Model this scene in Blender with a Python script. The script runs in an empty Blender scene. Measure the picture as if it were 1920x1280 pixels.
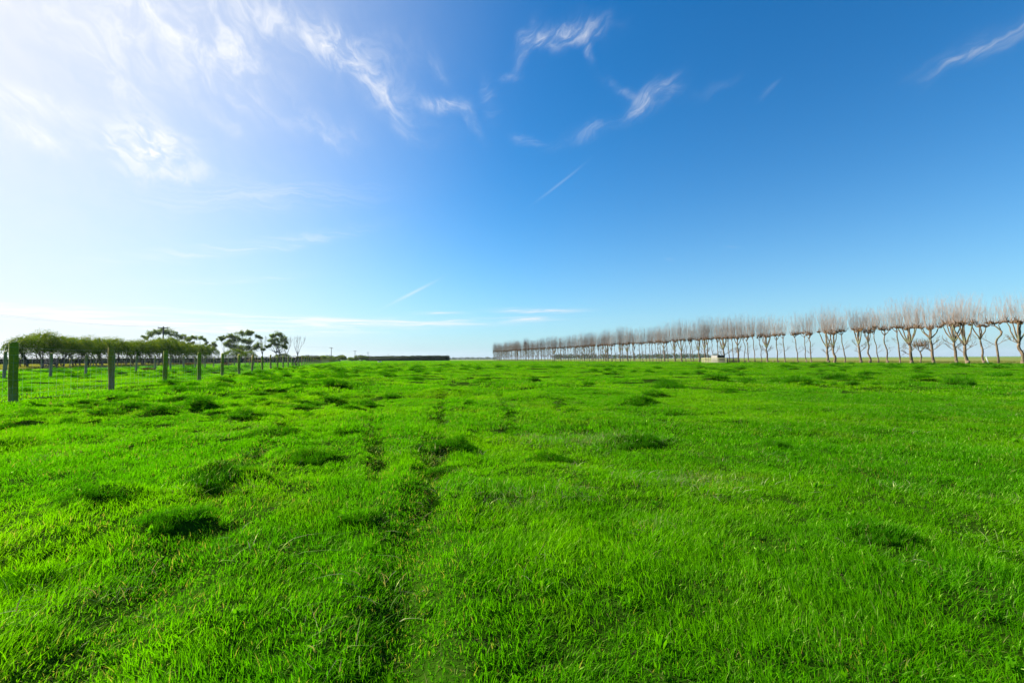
import bpy, math, random
import numpy as np
from mathutils import Vector, Matrix

random.seed(7)
rng = np.random.default_rng(11)
PI = math.pi
scene = bpy.context.scene
COL = scene.collection

# ------------------------------------------------------------------ camera
F_PX = 853.0
PITCH, ROLL = math.radians(2.22), math.radians(-0.30)
CAM = Vector((0, 0, 0.88))
Rm = Matrix.Rotation(PI / 2 + PITCH, 3, 'X') @ Matrix.Rotation(ROLL, 3, 'Z')
cam_data = bpy.data.cameras.new('camera')
cam = bpy.data.objects.new('camera', cam_data)
COL.objects.link(cam)
cam_data.sensor_width = 36
cam_data.lens = 36 * F_PX / 1920
cam_data.clip_start = 0.05
cam_data.clip_end = 20000
cam.matrix_world = Matrix.Translation(CAM) @ Rm.to_4x4()
scene.camera = cam


def ray(u, v):
    """direction in the world of a point measured in the photograph"""
    return (Rm @ Vector(((u - 960) / F_PX, -(v - 640) / F_PX, -1))).normalized()


def bear(u, v=672):
    d = ray(u, v)
    return d.x / d.y


def gpos(u, v, zg=0.0):
    """where the sight line to (u,v) meets the ground"""
    d = ray(u, v)
    t = (zg - CAM.z) / d.z
    return CAM.x + d.x * t, CAM.y + d.y * t


# ------------------------------------------------------------------ noise and terrain
def _hash(ix, iy, seed):
    h = (ix.astype(np.int64) * 374761393 + iy.astype(np.int64) * 668265263 + seed * 1442695041) & 0xFFFFFFFF
    h = ((h ^ (h >> 13)) * 1274126177) & 0xFFFFFFFF
    h = ((h ^ (h >> 16)) * 2246822519) & 0xFFFFFFFF
    return ((h ^ (h >> 15)) & 0xFFFFFF) / float(0xFFFFFF)


def vn(x, y, seed=0):
    x = np.asarray(x, float); y = np.asarray(y, float)
    ix, iy = np.floor(x), np.floor(y)
    fx, fy = x - ix, y - iy
    fx = fx * fx * fx * (fx * (fx * 6 - 15) + 10); fy = fy * fy * fy * (fy * (fy * 6 - 15) + 10)
    a, b = _hash(ix, iy, seed), _hash(ix + 1, iy, seed)
    c, d = _hash(ix, iy + 1, seed), _hash(ix + 1, iy + 1, seed)
    return (a * (1 - fx) + b * fx) * (1 - fy) + (c * (1 - fx) + d * fx) * fy


def sstep(a, b, x):
    t = np.clip((np.asarray(x, float) - a) / (b - a), 0, 1)
    return t * t * (3 - 2 * t)


SL = 0.36                       # the fences and the tree row all run along x = c - SL*y
ROWA = 79.0                     # tree row
F1, F2, F3 = 7.0, 16.0, 33.0    # the three fences on the other side
ROWDIR = Vector((-SL, 1, 0)).normalized()

# tall tufts read off the photograph: (u, v of the base, width in px)
TUFTS = [(515, 822, 90), (590, 866, 90), (15, 834, 60), (228, 778, 70), (410, 774, 46), (485, 781, 56), (470, 733, 40), (600, 720, 46),
         (660, 728, 40), (682, 763, 66), (652, 770, 40), (582, 784, 30), (500, 706, 30), (842, 842, 80), (872, 760, 40), (825, 880, 50),
         (1030, 856, 84), (1192, 830, 92), (1200, 758, 70), (1362, 738, 50), (1270, 777, 50), (1246, 720, 40), (1560, 714, 50),
         (1342, 714, 40), (950, 774, 34), (190, 955, 140), (400, 912, 150), (660, 985, 90), (50, 1085, 120), (330, 1000, 120),
         (1640, 1020, 120), (1880, 708, 50), (1620, 717, 40), (1730, 714, 40), (780, 714, 30), (735, 744, 40), (655, 818, 60), (1255, 728, 50),
         (1225, 742, 50), (1500, 724, 44), (1800, 724, 50), (1450, 840, 60), (35, 790, 56), (132, 794, 44), (285, 770, 30),
         (560, 740, 30), (640, 748, 34), (1075, 770, 26), (965, 735, 26), (1000, 718, 24), (905, 718, 24), (1100, 722, 26)]
RUTS = [(-0.13, -0.138, 1.2, 40, 1.0, .11), (-1.0, -0.315, 3.0, 60, .9, .09), (0.1, -0.32, 3.5, 50, .8, .09), (1.05, -0.02, 5.5, 24, .7, .1),
        (0.35, -0.06, 5.5, 24, .6, .1), (-0.85, -0.30, 1.1, 3.2, .7, .14)]
tuft_xy = []
for (u, v, w) in TUFTS:
    x, y = gpos(u, v)
    tuft_xy.append((x, y, 0.5 * w / F_PX * y, True))
_r = random.Random(5)
n_try = 0
while len(tuft_xy) < 1400 and n_try < 60000:
    n_try += 1
    y = 6.0 * (170 / 6.0) ** (_r.random() ** .62)
    x = y * _r.uniform(-1.25, 1.25)
    if x < -(F2 + 14) - SL * y or x > ROWA - 3 - SL * y:
        continue
    k = _r.random()
    if x / y > .25 and k < .76:
        continue
    if abs((x + F1 + SL * y)) < (1.7 if y < 14 else .9) or abs(x + F2 + SL * y) < .7:
        continue
    if vn(x / 9, y / 9, 77) < .42:
        continue
    tuft_xy.append((x, y, (.09 + .30 * _r.random() ** 1.8) * (1 if y < 30 else 1.35), False))


for (c_, m_, y0_, y1_, k_, wd_) in RUTS:          # grass stands in little clumps along the old wheel tracks
    y = max(y0_, 5.0)
    while y < y1_:
        y += _r.uniform(.07, .16) * (1 + y / 14)
        if _r.random() < .72 + .4 * math.sin(y * .9 + c_ * 5):
            tuft_xy.append((c_ + m_ * y + _r.gauss(0, .045), y, _r.uniform(.045, .085) * (1 + y / 26), None))


def H(x, y):
    x = np.asarray(x, float); y = np.asarray(y, float)
    r = np.hypot(x, y)
    fade = 1 - sstep(150, 280, r)
    a = -(x + SL * y)
    fade = fade * (1 - sstep(F3 - 3, F3, a)) * (1 - sstep(ROWA - 3, ROWA, -a))
    amp = 1.0 - .5 * sstep(.05, .45, x / np.maximum(np.abs(y), .5))
    # hummocks are drawn out along the cultivation direction
    xs = x + .3 * y
    h = amp * (.17 * (vn(xs / 1.9, y / 1.5, 1) - .5) + .085 * (vn(xs / .75 + 9, y / .62, 2) - .5)) + .03 * (vn(x / .27, y / .27, 3) - .5)
    for (c, m, y0, y1, k, wd) in RUTS:
        dist = (x - c - m * y + .10 * (vn(y / 1.3, y * 0 + c * 7, 5) - .5)) / math.sqrt(1 + m * m)
        g = np.exp(-(dist / wd) ** 2) * sstep(y0 - .6, y0, y) * (1 - sstep(y1 * .7, y1, y))
        h = h - .058 * k * g * (.35 + .9 * vn(y / .8, y * 0 + c, 8))
        g2 = np.exp(-((np.abs(dist) - 2 * wd) / wd) ** 2) * sstep(y0 - .6, y0, y) * (1 - sstep(y1 * .7, y1, y))
        h = h + .025 * k * g2
    for (tx, ty, tr, named) in tuft_xy:
        if ty > 60 or named is None:
            continue
        m_ = (np.abs(x - tx) < 3 * tr) & (np.abs(y - ty) < 3 * tr)
        if m_.any():
            wob = 1 + .5 * (vn(x[m_] / (tr * .5), y[m_] / (tr * .5), 31) - .5)
            dx, dy = (x[m_] - tx) / (tr * (1.0 if named else .85)) * wob, (y[m_] - ty - tr * .25) / (tr * .58) * wob
            h[m_] += min(.13, (.40 if named else .36) * tr) * np.exp(-(dx * dx + dy * dy))
    return h * fade


def h1(x, y):
    return float(H(np.array([x]), np.array([y]))[0])


def rut_amount(x, y):
    g = np.zeros_like(x)
    for (c, m, y0, y1, k, wd) in RUTS:
        dist = (x - c - m * y) / math.sqrt(1 + m * m)
        g = np.maximum(g, k * np.exp(-(dist / (wd * 1.3)) ** 2) * sstep(y0 - .6, y0, y) * (1 - sstep(y1 * .7, y1, y)))
    return g


# ------------------------------------------------------------------ objects
def tag(o, label=None, cat=None, group=None, kind=None):
    if label: o['label'] = label
    if cat: o['category'] = cat
    if group: o['group'] = group
    if kind: o['kind'] = kind
    return o


def empty(name, loc, rz=0.0):
    o = bpy.data.objects.new(name, None)
    o.empty_display_size = .2
    COL.objects.link(o)
    o.location = loc
    o.rotation_euler = (0, 0, rz)
    return o


class MB:
    """collects pieces and links them as one mesh"""
    def __init__(s):
        s.v, s.f, s.n, s.attr = [], [], 0, {}

    def add(s, v, faces, **attr):
        v = np.asarray(v, float).reshape(-1, 3)
        s.v.append(v)
        for f in faces:
            if len(f):
                s.f.append(np.asarray(f, np.int64) + s.n)
        for k in attr:
            s.attr.setdefault(k, [])
        for k in s.attr:
            val = attr.get(k, 0.0)
            s.attr[k].append(np.broadcast_to(np.asarray(val, float), (len(v),)).copy())
        s.n += len(v)

    def tube(s, pts, rad, k=6, cap=True, **attr):
        pts = np.asarray(pts, float); n = len(pts)
        rad = np.broadcast_to(np.asarray(rad, float), (n,))
        t = np.gradient(pts, axis=0)
        t /= np.linalg.norm(t, axis=1)[:, None] + 1e-9
        ref = np.array([1., 0, 0]) if abs(t[:, 0]).mean() < .6 else np.array([0, 1., 0])
        e1 = np.cross(t, ref); e1 /= np.linalg.norm(e1, axis=1)[:, None] + 1e-9
        e2 = np.cross(t, e1)
        ang = np.arange(k) * 2 * PI / k
        v = pts[:, None, :] + rad[:, None, None] * (np.cos(ang)[None, :, None] * e1[:, None, :] + np.sin(ang)[None, :, None] * e2[:, None, :])
        v = v.reshape(-1, 3)
        i = np.arange(n - 1)[:, None] * k; j = np.arange(k)[None, :]; j2 = (j + 1) % k
        q = np.stack([i + j, i + j2, i + k + j2, i + k + j], -1).reshape(-1, 4)
        fs = [q]
        if cap and k > 3:
            fs += [np.arange(k)[None, ::-1], (np.arange(k) + (n - 1) * k)[None, :]]
        s.add(v, fs, **attr)

    def box(s, c, size, rz=0.0, bev=0.0, **attr):
        hx, hy, hz = size[0] / 2, size[1] / 2, size[2] / 2
        b = min(bev, hx * .8, hy * .8, hz * .8)
        if b <= 0:
            v = np.array([(sx * hx, sy * hy, sz * hz) for sz in (-1, 1) for sy in (-1, 1) for sx in (-1, 1)], float)
            f = [[(0, 2, 3, 1), (4, 5, 7, 6), (0, 1, 5, 4), (2, 6, 7, 3), (0, 4, 6, 2), (1, 3, 7, 5)]]
        else:
            rings = []
            for z, ins in ((-hz, b), (-hz + b, 0), (hz - b, 0), (hz, b)):
                X, Y = hx - ins, hy - ins
                rings += [(-X + b * .5, -Y, z), (X - b * .5, -Y, z), (X, -Y + b * .5, z), (X, Y - b * .5, z), (X - b * .5, Y, z), (-X + b * .5, Y, z), (-X, Y - b * .5, z), (-X, -Y + b * .5, z)]
            v = np.array(rings, float)
            q = [(r * 8 + j, r * 8 + (j + 1) % 8, (r + 1) * 8 + (j + 1) % 8, (r + 1) * 8 + j) for r in range(3) for j in range(8)]
            f = [q, [tuple(range(7, -1, -1))], [tuple(range(24, 32))]]
        cz, sn = math.cos(rz), math.sin(rz)
        v = np.stack([v[:, 0] * cz - v[:, 1] * sn + c[0], v[:, 0] * sn + v[:, 1] * cz + c[1], v[:, 2] + c[2]], 1)
        s.add(v, f, **attr)

    def leaves(s, cen, size, r=None, flat=.0, aspect=.55, **attr):
        """one small leaf-shaped quad at each of CEN"""
        r = r or rng
        cen = np.asarray(cen, float); n = len(cen)
        a = r.normal(size=(n, 3)); a[:, 2] *= (1 - flat)
        a /= np.linalg.norm(a, axis=1)[:, None]
        b = r.normal(size=(n, 3)); b -= (b * a).sum(1)[:, None] * a
        b /= np.linalg.norm(b, axis=1)[:, None]
        sz = np.asarray(size) * r.uniform(.65, 1.35, n)
        L = (a * sz[:, None]) * .5; W = b * (sz * aspect)[:, None] * .5
        v = np.stack([cen - L, cen + W + L * .1, cen + L, cen - W + L * .1], 1).reshape(-1, 3)
        at = {k: np.repeat(np.broadcast_to(np.asarray(val, float), (n,)), 4) for k, val in attr.items()}
        s.add(v, [np.arange(4 * n).reshape(-1, 4)], **at)

    def mesh(s, name, mat, smooth=True, ints=()):
        v = np.concatenate(s.v)
        me = bpy.data.meshes.new(name)
        me.vertices.add(len(v)); me.vertices.foreach_set('co', v.astype(np.float32).ravel())
        if s.f:
            tot = np.concatenate([np.full(len(f), f.shape[1]) for f in s.f])
            loops = np.concatenate([f.ravel() for f in s.f])
            me.loops.add(len(loops)); me.loops.foreach_set('vertex_index', loops.astype(np.int32))
            me.polygons.add(len(tot))
            start = np.concatenate([[0], np.cumsum(tot)[:-1]])
            me.polygons.foreach_set('loop_start', start.astype(np.int32))
            me.polygons.foreach_set('use_smooth', np.full(len(tot), smooth))
        for k, lst in s.attr.items():
            a = np.concatenate(lst)
            if k in ints:
                me.attributes.new(k, 'INT', 'POINT').data.foreach_set('value', a.astype(np.int32))
            else:
                me.attributes.new(k, 'FLOAT', 'POINT').data.foreach_set('value', a.astype(np.float32))
        me.update(calc_edges=True)
        me.validate()
        if mat: me.materials.append(mat)
        return me

    def build(s, name, mat, parent=None, smooth=True):
        o = bpy.data.objects.new(name, s.mesh(name, mat, smooth))
        COL.objects.link(o)
        if parent is not None: o.parent = parent
        return o


def inst(name, me, parent, loc=(0, 0, 0)):
    o = bpy.data.objects.new(name, me)
    COL.objects.link(o)
    o.parent = parent
    o.location = loc
    return o


def copy_tree(o, parent=None):
    c = o.copy(); COL.objects.link(c); c.parent = parent
    for ch in [k for k in COL.objects if k.parent == o]:
        copy_tree(ch, c)
    return c


# ------------------------------------------------------------------ materials
class NT:
    def __init__(s, nt): s.nt = nt
    def n(s, t, **kw):
        nd = s.nt.nodes.new(t)
        for k, v in kw.items(): setattr(nd, k, v)
        return nd
    def put(s, sock, val):
        if hasattr(val, 'is_output') or isinstance(val, bpy.types.NodeSocket): s.nt.links.new(val, sock)
        elif val is not None: sock.default_value = val
    def math(s, op, a, b=None, c=None, clamp=False):
        nd = s.n('ShaderNodeMath', operation=op, use_clamp=clamp)
        for i, q in enumerate((a, b, c)):
            if q is not None: s.put(nd.inputs[i], q)
        return nd.outputs[0]
    def vmath(s, op, a, b=None):
        nd = s.n('ShaderNodeVectorMath', operation=op)
        s.put(nd.inputs[0], a)
        if b is not None: s.put(nd.inputs[1], b)
        return nd.outputs['Value'] if op in ('DOT_PRODUCT', 'LENGTH') else nd.outputs[0]
    def mix(s, f, a, b, blend='MIX'):
        nd = s.n('ShaderNodeMix', data_type='RGBA', blend_type=blend)
        s.put(nd.inputs[0], f); s.put(nd.inputs[6], a); s.put(nd.inputs[7], b)
        return nd.outputs[2]
    def rng(s, x, a, b, c=0., d=1., smooth=True):
        nd = s.n('ShaderNodeMapRange', interpolation_type='SMOOTHSTEP' if smooth else 'LINEAR')
        s.put(nd.inputs[0], x)
        for i, q in enumerate((a, b, c, d)): s.put(nd.inputs[i + 1], q)
        return nd.outputs[0]
    def noise(s, vec, scale, detail=4, rough=.55, dist=0.):
        nd = s.n('ShaderNodeTexNoise')
        if vec is not None: s.put(nd.inputs['Vector'], vec)
        nd.inputs['Scale'].default_value = scale; nd.inputs['Detail'].default_value = detail
        nd.inputs['Roughness'].default_value = rough; nd.inputs['Distortion'].default_value = dist
        return nd.outputs[0]
    def comb(s, x, y, z):
        nd = s.n('ShaderNodeCombineXYZ')
        for i, q in enumerate((x, y, z)): s.put(nd.inputs[i], q)
        return nd.outputs[0]
    def sep(s, v):
        nd = s.n('ShaderNodeSeparateXYZ'); s.put(nd.inputs[0], v)
        return nd.outputs
    def attr(s, name):
        return s.n('ShaderNodeAttribute', attribute_name=name).outputs['Fac']
    def scale(s, v, sx, sy, sz):
        return s.vmath('MULTIPLY', v, (sx, sy, sz))


def new_mat(name):
    m = bpy.data.materials.new(name); m.use_nodes = True
    m.node_tree.nodes.clear()
    N = NT(m.node_tree)
    out = N.n('ShaderNodeOutputMaterial')
    return m, N, out


def C(r, g, b): return (r, g, b, 1)


def leaf_mat(name, ca, cb, cdry, trans=.45, gloss=.06, dry_at=.93, patch=None, tcol=None):
    """thin leaves: light is reflected and let through. tint (0..1, per blade) picks the leaf's own green"""
    m, N, out = new_mat(name)
    tint = N.attr('tint')
    pos = N.n('ShaderNodeNewGeometry').outputs['Position']
    col = N.mix(tint, ca, cb)
    if patch is not None:
        big = N.rng(N.noise(pos, .35, 3), .42, .66)
        col = N.mix(N.math('MULTIPLY', big, .65), col, patch)
        fine = N.rng(N.noise(pos, 2.2, 2), .35, .7)
        col = N.mix(N.math('MULTIPLY', fine, .30), col, ca)
    if patch is not None:
        old = N.math('MULTIPLY', N.rng(N.noise(pos, .9, 4), .56, .72), .45)
        col = N.mix(old, col, C(.135, .215, .012))
    col = N.mix(N.math('GREATER_THAN', tint, dry_at), col, cdry)
    dif = N.n('ShaderNodeBsdfDiffuse'); N.put(dif.inputs[0], col)
    tr = N.n('ShaderNodeBsdfTranslucent')
    N.put(tr.inputs[0], N.mix(1., col, tcol or C(1.60, 1.46, .4), 'MULTIPLY'))
    mx = N.n('ShaderNodeMixShader'); mx.inputs[0].default_value = trans
    N.put(mx.inputs[1], dif.outputs[0]); N.put(mx.inputs[2], tr.outputs[0])
    gl = N.n('ShaderNodeBsdfGlossy'); gl.inputs['Roughness'].default_value = .38
    gl.inputs[0].default_value = C(.75, .9, .22)
    m2 = N.n('ShaderNodeMixShader'); m2.inputs[0].default_value = gloss
    N.put(m2.inputs[1], mx.outputs[0]); N.put(m2.inputs[2], gl.outputs[0])
    N.put(out.inputs[0], m2.outputs[0])
    return m


def solid_mat(name, ca, cb, scale=3., rough=.85, stretch=(1, 1, 1), bump=.0, cc=None, cc_scale=.8):
    m, N, out = new_mat(name)
    co = N.n('ShaderNodeTexCoord').outputs['Object']
    v = N.scale(co, *stretch)
    f = N.noise(v, scale, 6, .6)
    col = N.mix(N.rng(f, .35, .68), ca, cb)
    if cc is not None:
        col = N.mix(N.rng(N.noise(co, cc_scale, 3), .48, .62), col, cc)
    p = N.n('ShaderNodeBsdfPrincipled')
    N.put(p.inputs['Base Color'], col); p.inputs['Roughness'].default_value = rough
    p.inputs['Specular IOR Level'].default_value = .25
    if bump:
        b = N.n('ShaderNodeBump'); b.inputs['Strength'].default_value = bump; b.inputs['Distance'].default_value = .02
        N.put(b.inputs['Height'], f); N.put(p.inputs['Normal'], b.outputs[0])
    N.put(out.inputs[0], p.outputs[0])
    return m


G_A, G_B = C(.029, .165, .001), C(.094, .318, .001)
M_grass = leaf_mat('grass_blades', G_A, G_B, C(.19, .215, .06), trans=.56, gloss=.012, patch=C(.135, .335, .001))
M_tall = leaf_mat('tall_grass_blades', C(.018, .125, .001), C(.056, .225, .001), C(.20, .22, .06), trans=.40, gloss=.012, dry_at=.97)  # sward green darkened a little to stand for the shaded sides of tufts
M_matted = leaf_mat('matted_dry_grass', C(.06, .16, .02), C(.17, .22, .07), C(.24, .24, .13), trans=.3, gloss=.02, dry_at=.72)
M_worn = leaf_mat('worn_track_grass', C(.012, .060, .002), C(.036, .120, .003), C(.085, .085, .03), trans=.22, gloss=.01, dry_at=.9)
M_dry = leaf_mat('straw_grass', C(.11, .15, .03), C(.21, .215, .065), C(.29, .26, .10), trans=.4, gloss=.03, dry_at=.8)
M_herb = leaf_mat('broad_leaves', C(.04, .18, .002), C(.09, .28, .003), C(.2, .22, .05), trans=.45, gloss=.02)

# ground: thatch between the blades
M_ground, N, out = new_mat('pasture_ground')
pos = N.n('ShaderNodeNewGeometry').outputs['Position']
n1 = N.rng(N.noise(pos, 3.0, 5), .35, .7)
n2 = N.rng(N.noise(pos, .06, 3), .4, .62)
col = N.mix(n1, C(.014, .034, .003), C(.024, .066, .003))
py_ = N.sep(pos)[1]
col = N.mix(N.rng(py_, 180, 285), col, N.mix(n2, C(.060, .200, .002), C(.095, .240, .002)))
col = N.mix(N.math('MULTIPLY', N.rng(N.noise(pos, 9.0, 3), .60, .72), N.rng(py_, 60, 20)), col, C(.030, .024, .012))
p = N.n('ShaderNodeBsdfPrincipled'); N.put(p.inputs['Base Color'], col)
p.inputs['Roughness'].default_value = .95; p.inputs['Specular IOR Level'].default_value = 0.0
N.put(out.inputs[0], p.outputs[0])

M_straw, N, out = new_mat('straw_field_ground')
pos = N.n('ShaderNodeNewGeometry').outputs['Position']
col = N.mix(N.rng(N.noise(N.scale(pos, 1, .25, 1), .25, 5), .35, .65), C(.12, .15, .035), C(.22, .215, .075))
col = N.mix(N.rng(N.noise(pos, .02, 3), .45, .6), col, C(.11, .16, .035))
p = N.n('ShaderNodeBsdfPrincipled'); N.put(p.inputs['Base Color'], col)
p.inputs['Roughness'].default_value = .95; p.inputs['Specular IOR Level'].default_value = 0.0
N.put(out.inputs[0], p.outputs[0])

M_track = solid_mat('gravel', C(.20, .20, .19), C(.30, .29, .27), 6.)

# weathered posts, moss on the upper part
def post_mat(name, moss, wood_a, wood_b, z0, z1):
    m, N, out = new_mat(name)
    co = N.n('ShaderNodeTexCoord').outputs['Object']
    grain = N.noise(N.scale(co, 9, 9, .9), 4., 6, .65)
    col = N.mix(N.rng(grain, .35, .66), wood_a, wood_b)
    z = N.sep(co)[2]
    up = N.rng(N.math('ADD', z, N.math('MULTIPLY', N.math('SUBTRACT', N.noise(N.scale(co, 6, 6, 1.5), 2.2, 4), .5), .9)), z0, z1)
    mcol = N.mix(N.rng(N.noise(co, 26, 4), .35, .65), moss, C(moss[0] * 1.7, moss[1] * 1.45, moss[2] * 1.5))
    col = N.mix(N.math('MULTIPLY', up, .95), col, mcol)
    p = N.n('ShaderNodeBsdfPrincipled'); N.put(p.inputs['Base Color'], col); p.inputs['Roughness'].default_value = .9
    p.inputs['Specular IOR Level'].default_value = .2
    b = N.n('ShaderNodeBump'); b.inputs['Strength'].default_value = .5; b.inputs['Distance'].default_value = .01
    N.put(b.inputs['Height'], grain); N.put(p.inputs['Normal'], b.outputs[0])
    N.put(out.inputs[0], p.outputs[0])
    return m


M_post_moss = post_mat('mossy_timber', C(.140, .175, .002), C(.28, .20, .085), C(.46, .35, .18), -.30, .42)
M_post_brown = post_mat('brown_timber', C(.19, .155, .012), C(.22, .14, .055), C(.38, .26, .11), .1, 1.0)
M_post_grey = post_mat('grey_timber', C(.14, .15, .02), C(.25, .185, .085), C(.42, .33, .18), .45, 1.3)
M_wire = solid_mat('galvanised_wire', C(.30, .31, .31), C(.40, .41, .41), 5., .45)
M_dark = solid_mat('dark_or_shaded_timber', C(.035, .033, .028), C(.075, .068, .055), 5., .9, (1, 1, 4))  # also carries the shaded tone of the feed bin and stock rail
M_cream = solid_mat('pale_timber', C(.30, .28, .14), C(.42, .40, .22), 4., .8, (1, 1, 6))
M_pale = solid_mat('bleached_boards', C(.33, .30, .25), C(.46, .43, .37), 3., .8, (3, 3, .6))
M_roof = solid_mat('dull_sheet', C(.30, .30, .29), C(.42, .42, .41), 3., .6)
M_white = solid_mat('white_paint', C(.55, .56, .53), C(.66, .67, .64), 4., .6)
M_bark = solid_mat('pollard_bark', C(.085, .060, .036), C(.235, .165, .098), 5., .95, (1, 1, .35), .6, C(.14, .15, .075), 1.1)
M_head = solid_mat('pollard_head_bark', C(.085, .045, .020), C(.21, .115, .050), 6., .95, (1, 1, 1), .6, C(.22, .13, .045), 2.)
M_shoot = solid_mat('pollard_shoots', C(.27, .195, .145), C(.44, .345, .28), 3., .8, (1, 1, .4))
M_dbark = solid_mat('dark_bark', C(.05, .042, .033), C(.12, .10, .085), 5., .95, (1, 1, .4))
M_gbark = solid_mat('pale_gum_bark', C(.11, .10, .085), C(.24, .22, .19), 4., .9, (1, 1, .4))
M_twig = solid_mat('grey_twigs', C(.15, .13, .11), C(.25, .22, .19), 3., .9)
M_pole = solid_mat('pole_timber', C(.07, .06, .05), C(.13, .115, .10), 4., .9, (1, 1, .3))
M_gum = leaf_mat('gum_leaves', C(.050, .098, .028), C(.135, .195, .06), C(.14, .18, .07), trans=.45, gloss=.06, dry_at=.95)
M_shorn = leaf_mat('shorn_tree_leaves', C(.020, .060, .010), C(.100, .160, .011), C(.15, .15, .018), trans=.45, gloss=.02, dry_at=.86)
M_hedge = leaf_mat('hedge_leaves', C(.008, .024, .010), C(.022, .048, .018), C(.03, .05, .02), trans=.15, gloss=.03, dry_at=.98)
M_greyhedge = leaf_mat('grey_hedge_leaves', C(.060, .066, .045), C(.12, .12, .085), C(.17, .15, .10), trans=.25, gloss=.03, dry_at=.9)
M_olive = leaf_mat('olive_bush_leaves', C(.040, .075, .018), C(.10, .14, .035), C(.16, .17, .05), trans=.3, gloss=.04, dry_at=.9)
M_far = leaf_mat('far_woodland_leaves', C(.025, .05, .02), C(.05, .08, .03), C(.07, .09, .04), trans=.2, gloss=.02)
M_brown = leaf_mat('brown_brush', C(.06, .04, .025), C(.13, .085, .045), C(.16, .10, .05), trans=.2, gloss=.03, dry_at=.8)
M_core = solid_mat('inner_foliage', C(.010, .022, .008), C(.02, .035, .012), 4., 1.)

# ------------------------------------------------------------------ ground sheet
ang = np.concatenate([np.linspace(-64, 64, 660), np.linspace(64, 296, 60)[1:-1]]) * PI / 180
rad = np.concatenate([.3 * 1.0118 ** np.arange(0, 590), 320 * 1.07 ** np.arange(0, 34)])
rad = np.unique(rad)
A_, R_ = np.meshgrid(ang, rad)
X_, Y_ = (R_ * np.sin(A_)).ravel(), (R_ * np.cos(A_)).ravel()
Z_ = H(X_, Y_)
na, nr = len(ang), len(rad)
i = np.arange(nr - 1)[:, None] * na; j = np.arange(na)[None, :]; j2 = (j + 1) % na
q = np.stack([i + j, i + na + j, i + na + j2, i + j2], -1).reshape(-1, 4)
mb = MB()
V = np.stack([X_, Y_, Z_], 1)
V = np.vstack([V, [[0, 0, float(Z_[:na].mean())]]])
tri = np.stack([np.full(na, nr * na), np.arange(na), (np.arange(na) + 1) % na], -1)
mb.add(V, [q, tri])
tag(mb.build('ground', M_ground), kind='structure')


def strip(name, mat, c0, c1, y0, y1, z, step=6.0):
    """a sheet on the flat ground between the lines x = c - SL*y for c0..c1"""
    ys = np.arange(y0, y1 + step, step)
    cs = np.linspace(c0, c1, 9)
    Cg, Yg = np.meshgrid(cs, ys)
    edge = (vn(Yg / 3., Cg * 0, 21) - .5) * .8
    Xg = Cg + edge * (np.isin(Cg, (c0, c1))) - SL * Yg
    n, k = len(ys), len(cs)
    i = np.arange(n - 1)[:, None] * k; j = np.arange(k - 1)[None, :]
    q = np.stack([i + j, i + j + 1, i + k + j + 1, i + k + j], -1).reshape(-1, 4)
    b = MB(); b.add(np.stack([Xg.ravel(), Yg.ravel(), np.full(Xg.size, z)], 1), [q])
    return tag(b.build(name, mat), kind='structure')


strip('straw_field', M_straw, ROWA + 1.2, ROWA + 900, -30, 1500, .012)
strip('rough_field', M_straw, -400, -(F3 + 3.3), 5, 170, .012)
strip('farm_track', M_track, -(F3 + 3.0), -(F3 + .8), 5, 300, .016)

# ------------------------------------------------------------------ grass
def blades(b, xy, length, width, pid, segs=3, lean=.55, bias=(0, 0), r=rng, tint=None, z0=None, droop=.45):
    n = len(xy)
    az = r.uniform(0, 2 * PI, n)
    ln = np.abs(r.normal(0, lean, n)) + .08
    dx = np.cos(az) * ln + bias[0]; dy = np.sin(az) * ln + bias[1]
    t = np.linspace(0, 1, segs + 1)
    hor = (t ** 1.6)[None, :] * length[:, None]
    mag = np.minimum(np.hypot(dx, dy), 1.6)
    up = length[:, None] * (t[None, :] - (droop * mag / 1.6)[:, None] * t[None, :] ** 2.2) * np.sqrt(1 / (1 + .35 * mag ** 2))[:, None]
    px = xy[:, 0:1] + dx[:, None] * hor; py = xy[:, 1:2] + dy[:, None] * hor
    pz = up + (0 if z0 is None else z0[:, None]) - .004
    yaw = r.uniform(0, 2 * PI, n)
    wx, wy = np.cos(yaw), np.sin(yaw)
    prof = np.where(t < .35, .75 + t * .7, 1 - ((t - .35) / .65) ** 1.5)
    K = segs
    wv = width[:, None] * prof[None, :K] * .5
    Lx = px[:, :K] - wx[:, None] * wv; Ly = py[:, :K] - wy[:, None] * wv
    Rx = px[:, :K] + wx[:, None] * wv; Ry = py[:, :K] + wy[:, None] * wv
    per = 2 * K + 1
    v = np.empty((n, per, 3))
    v[:, 0:2 * K:2, 0], v[:, 0:2 * K:2, 1], v[:, 0:2 * K:2, 2] = Lx, Ly, pz[:, :K]
    v[:, 1:2 * K:2, 0], v[:, 1:2 * K:2, 1], v[:, 1:2 * K:2, 2] = Rx, Ry, pz[:, :K]
    v[:, 2 * K] = np.stack([px[:, K], py[:, K], pz[:, K]], 1)
    base = np.arange(n)[:, None] * per
    fq = []
    for s in range(K - 1):
        fq.append(np.concatenate([base + 2 * s, base + 2 * s + 1, base + 2 * s + 3, base + 2 * s + 2], 1))
    ft = np.concatenate([base + 2 * K - 2, base + 2 * K - 1, base + 2 * K], 1)
    if tint is None:
        tint = r.uniform(0, .92, n)
    b.add(v.reshape(-1, 3), ([np.concatenate(fq)] if fq else []) + [ft], tint=np.repeat(tint, per), pid=float(pid))


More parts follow.
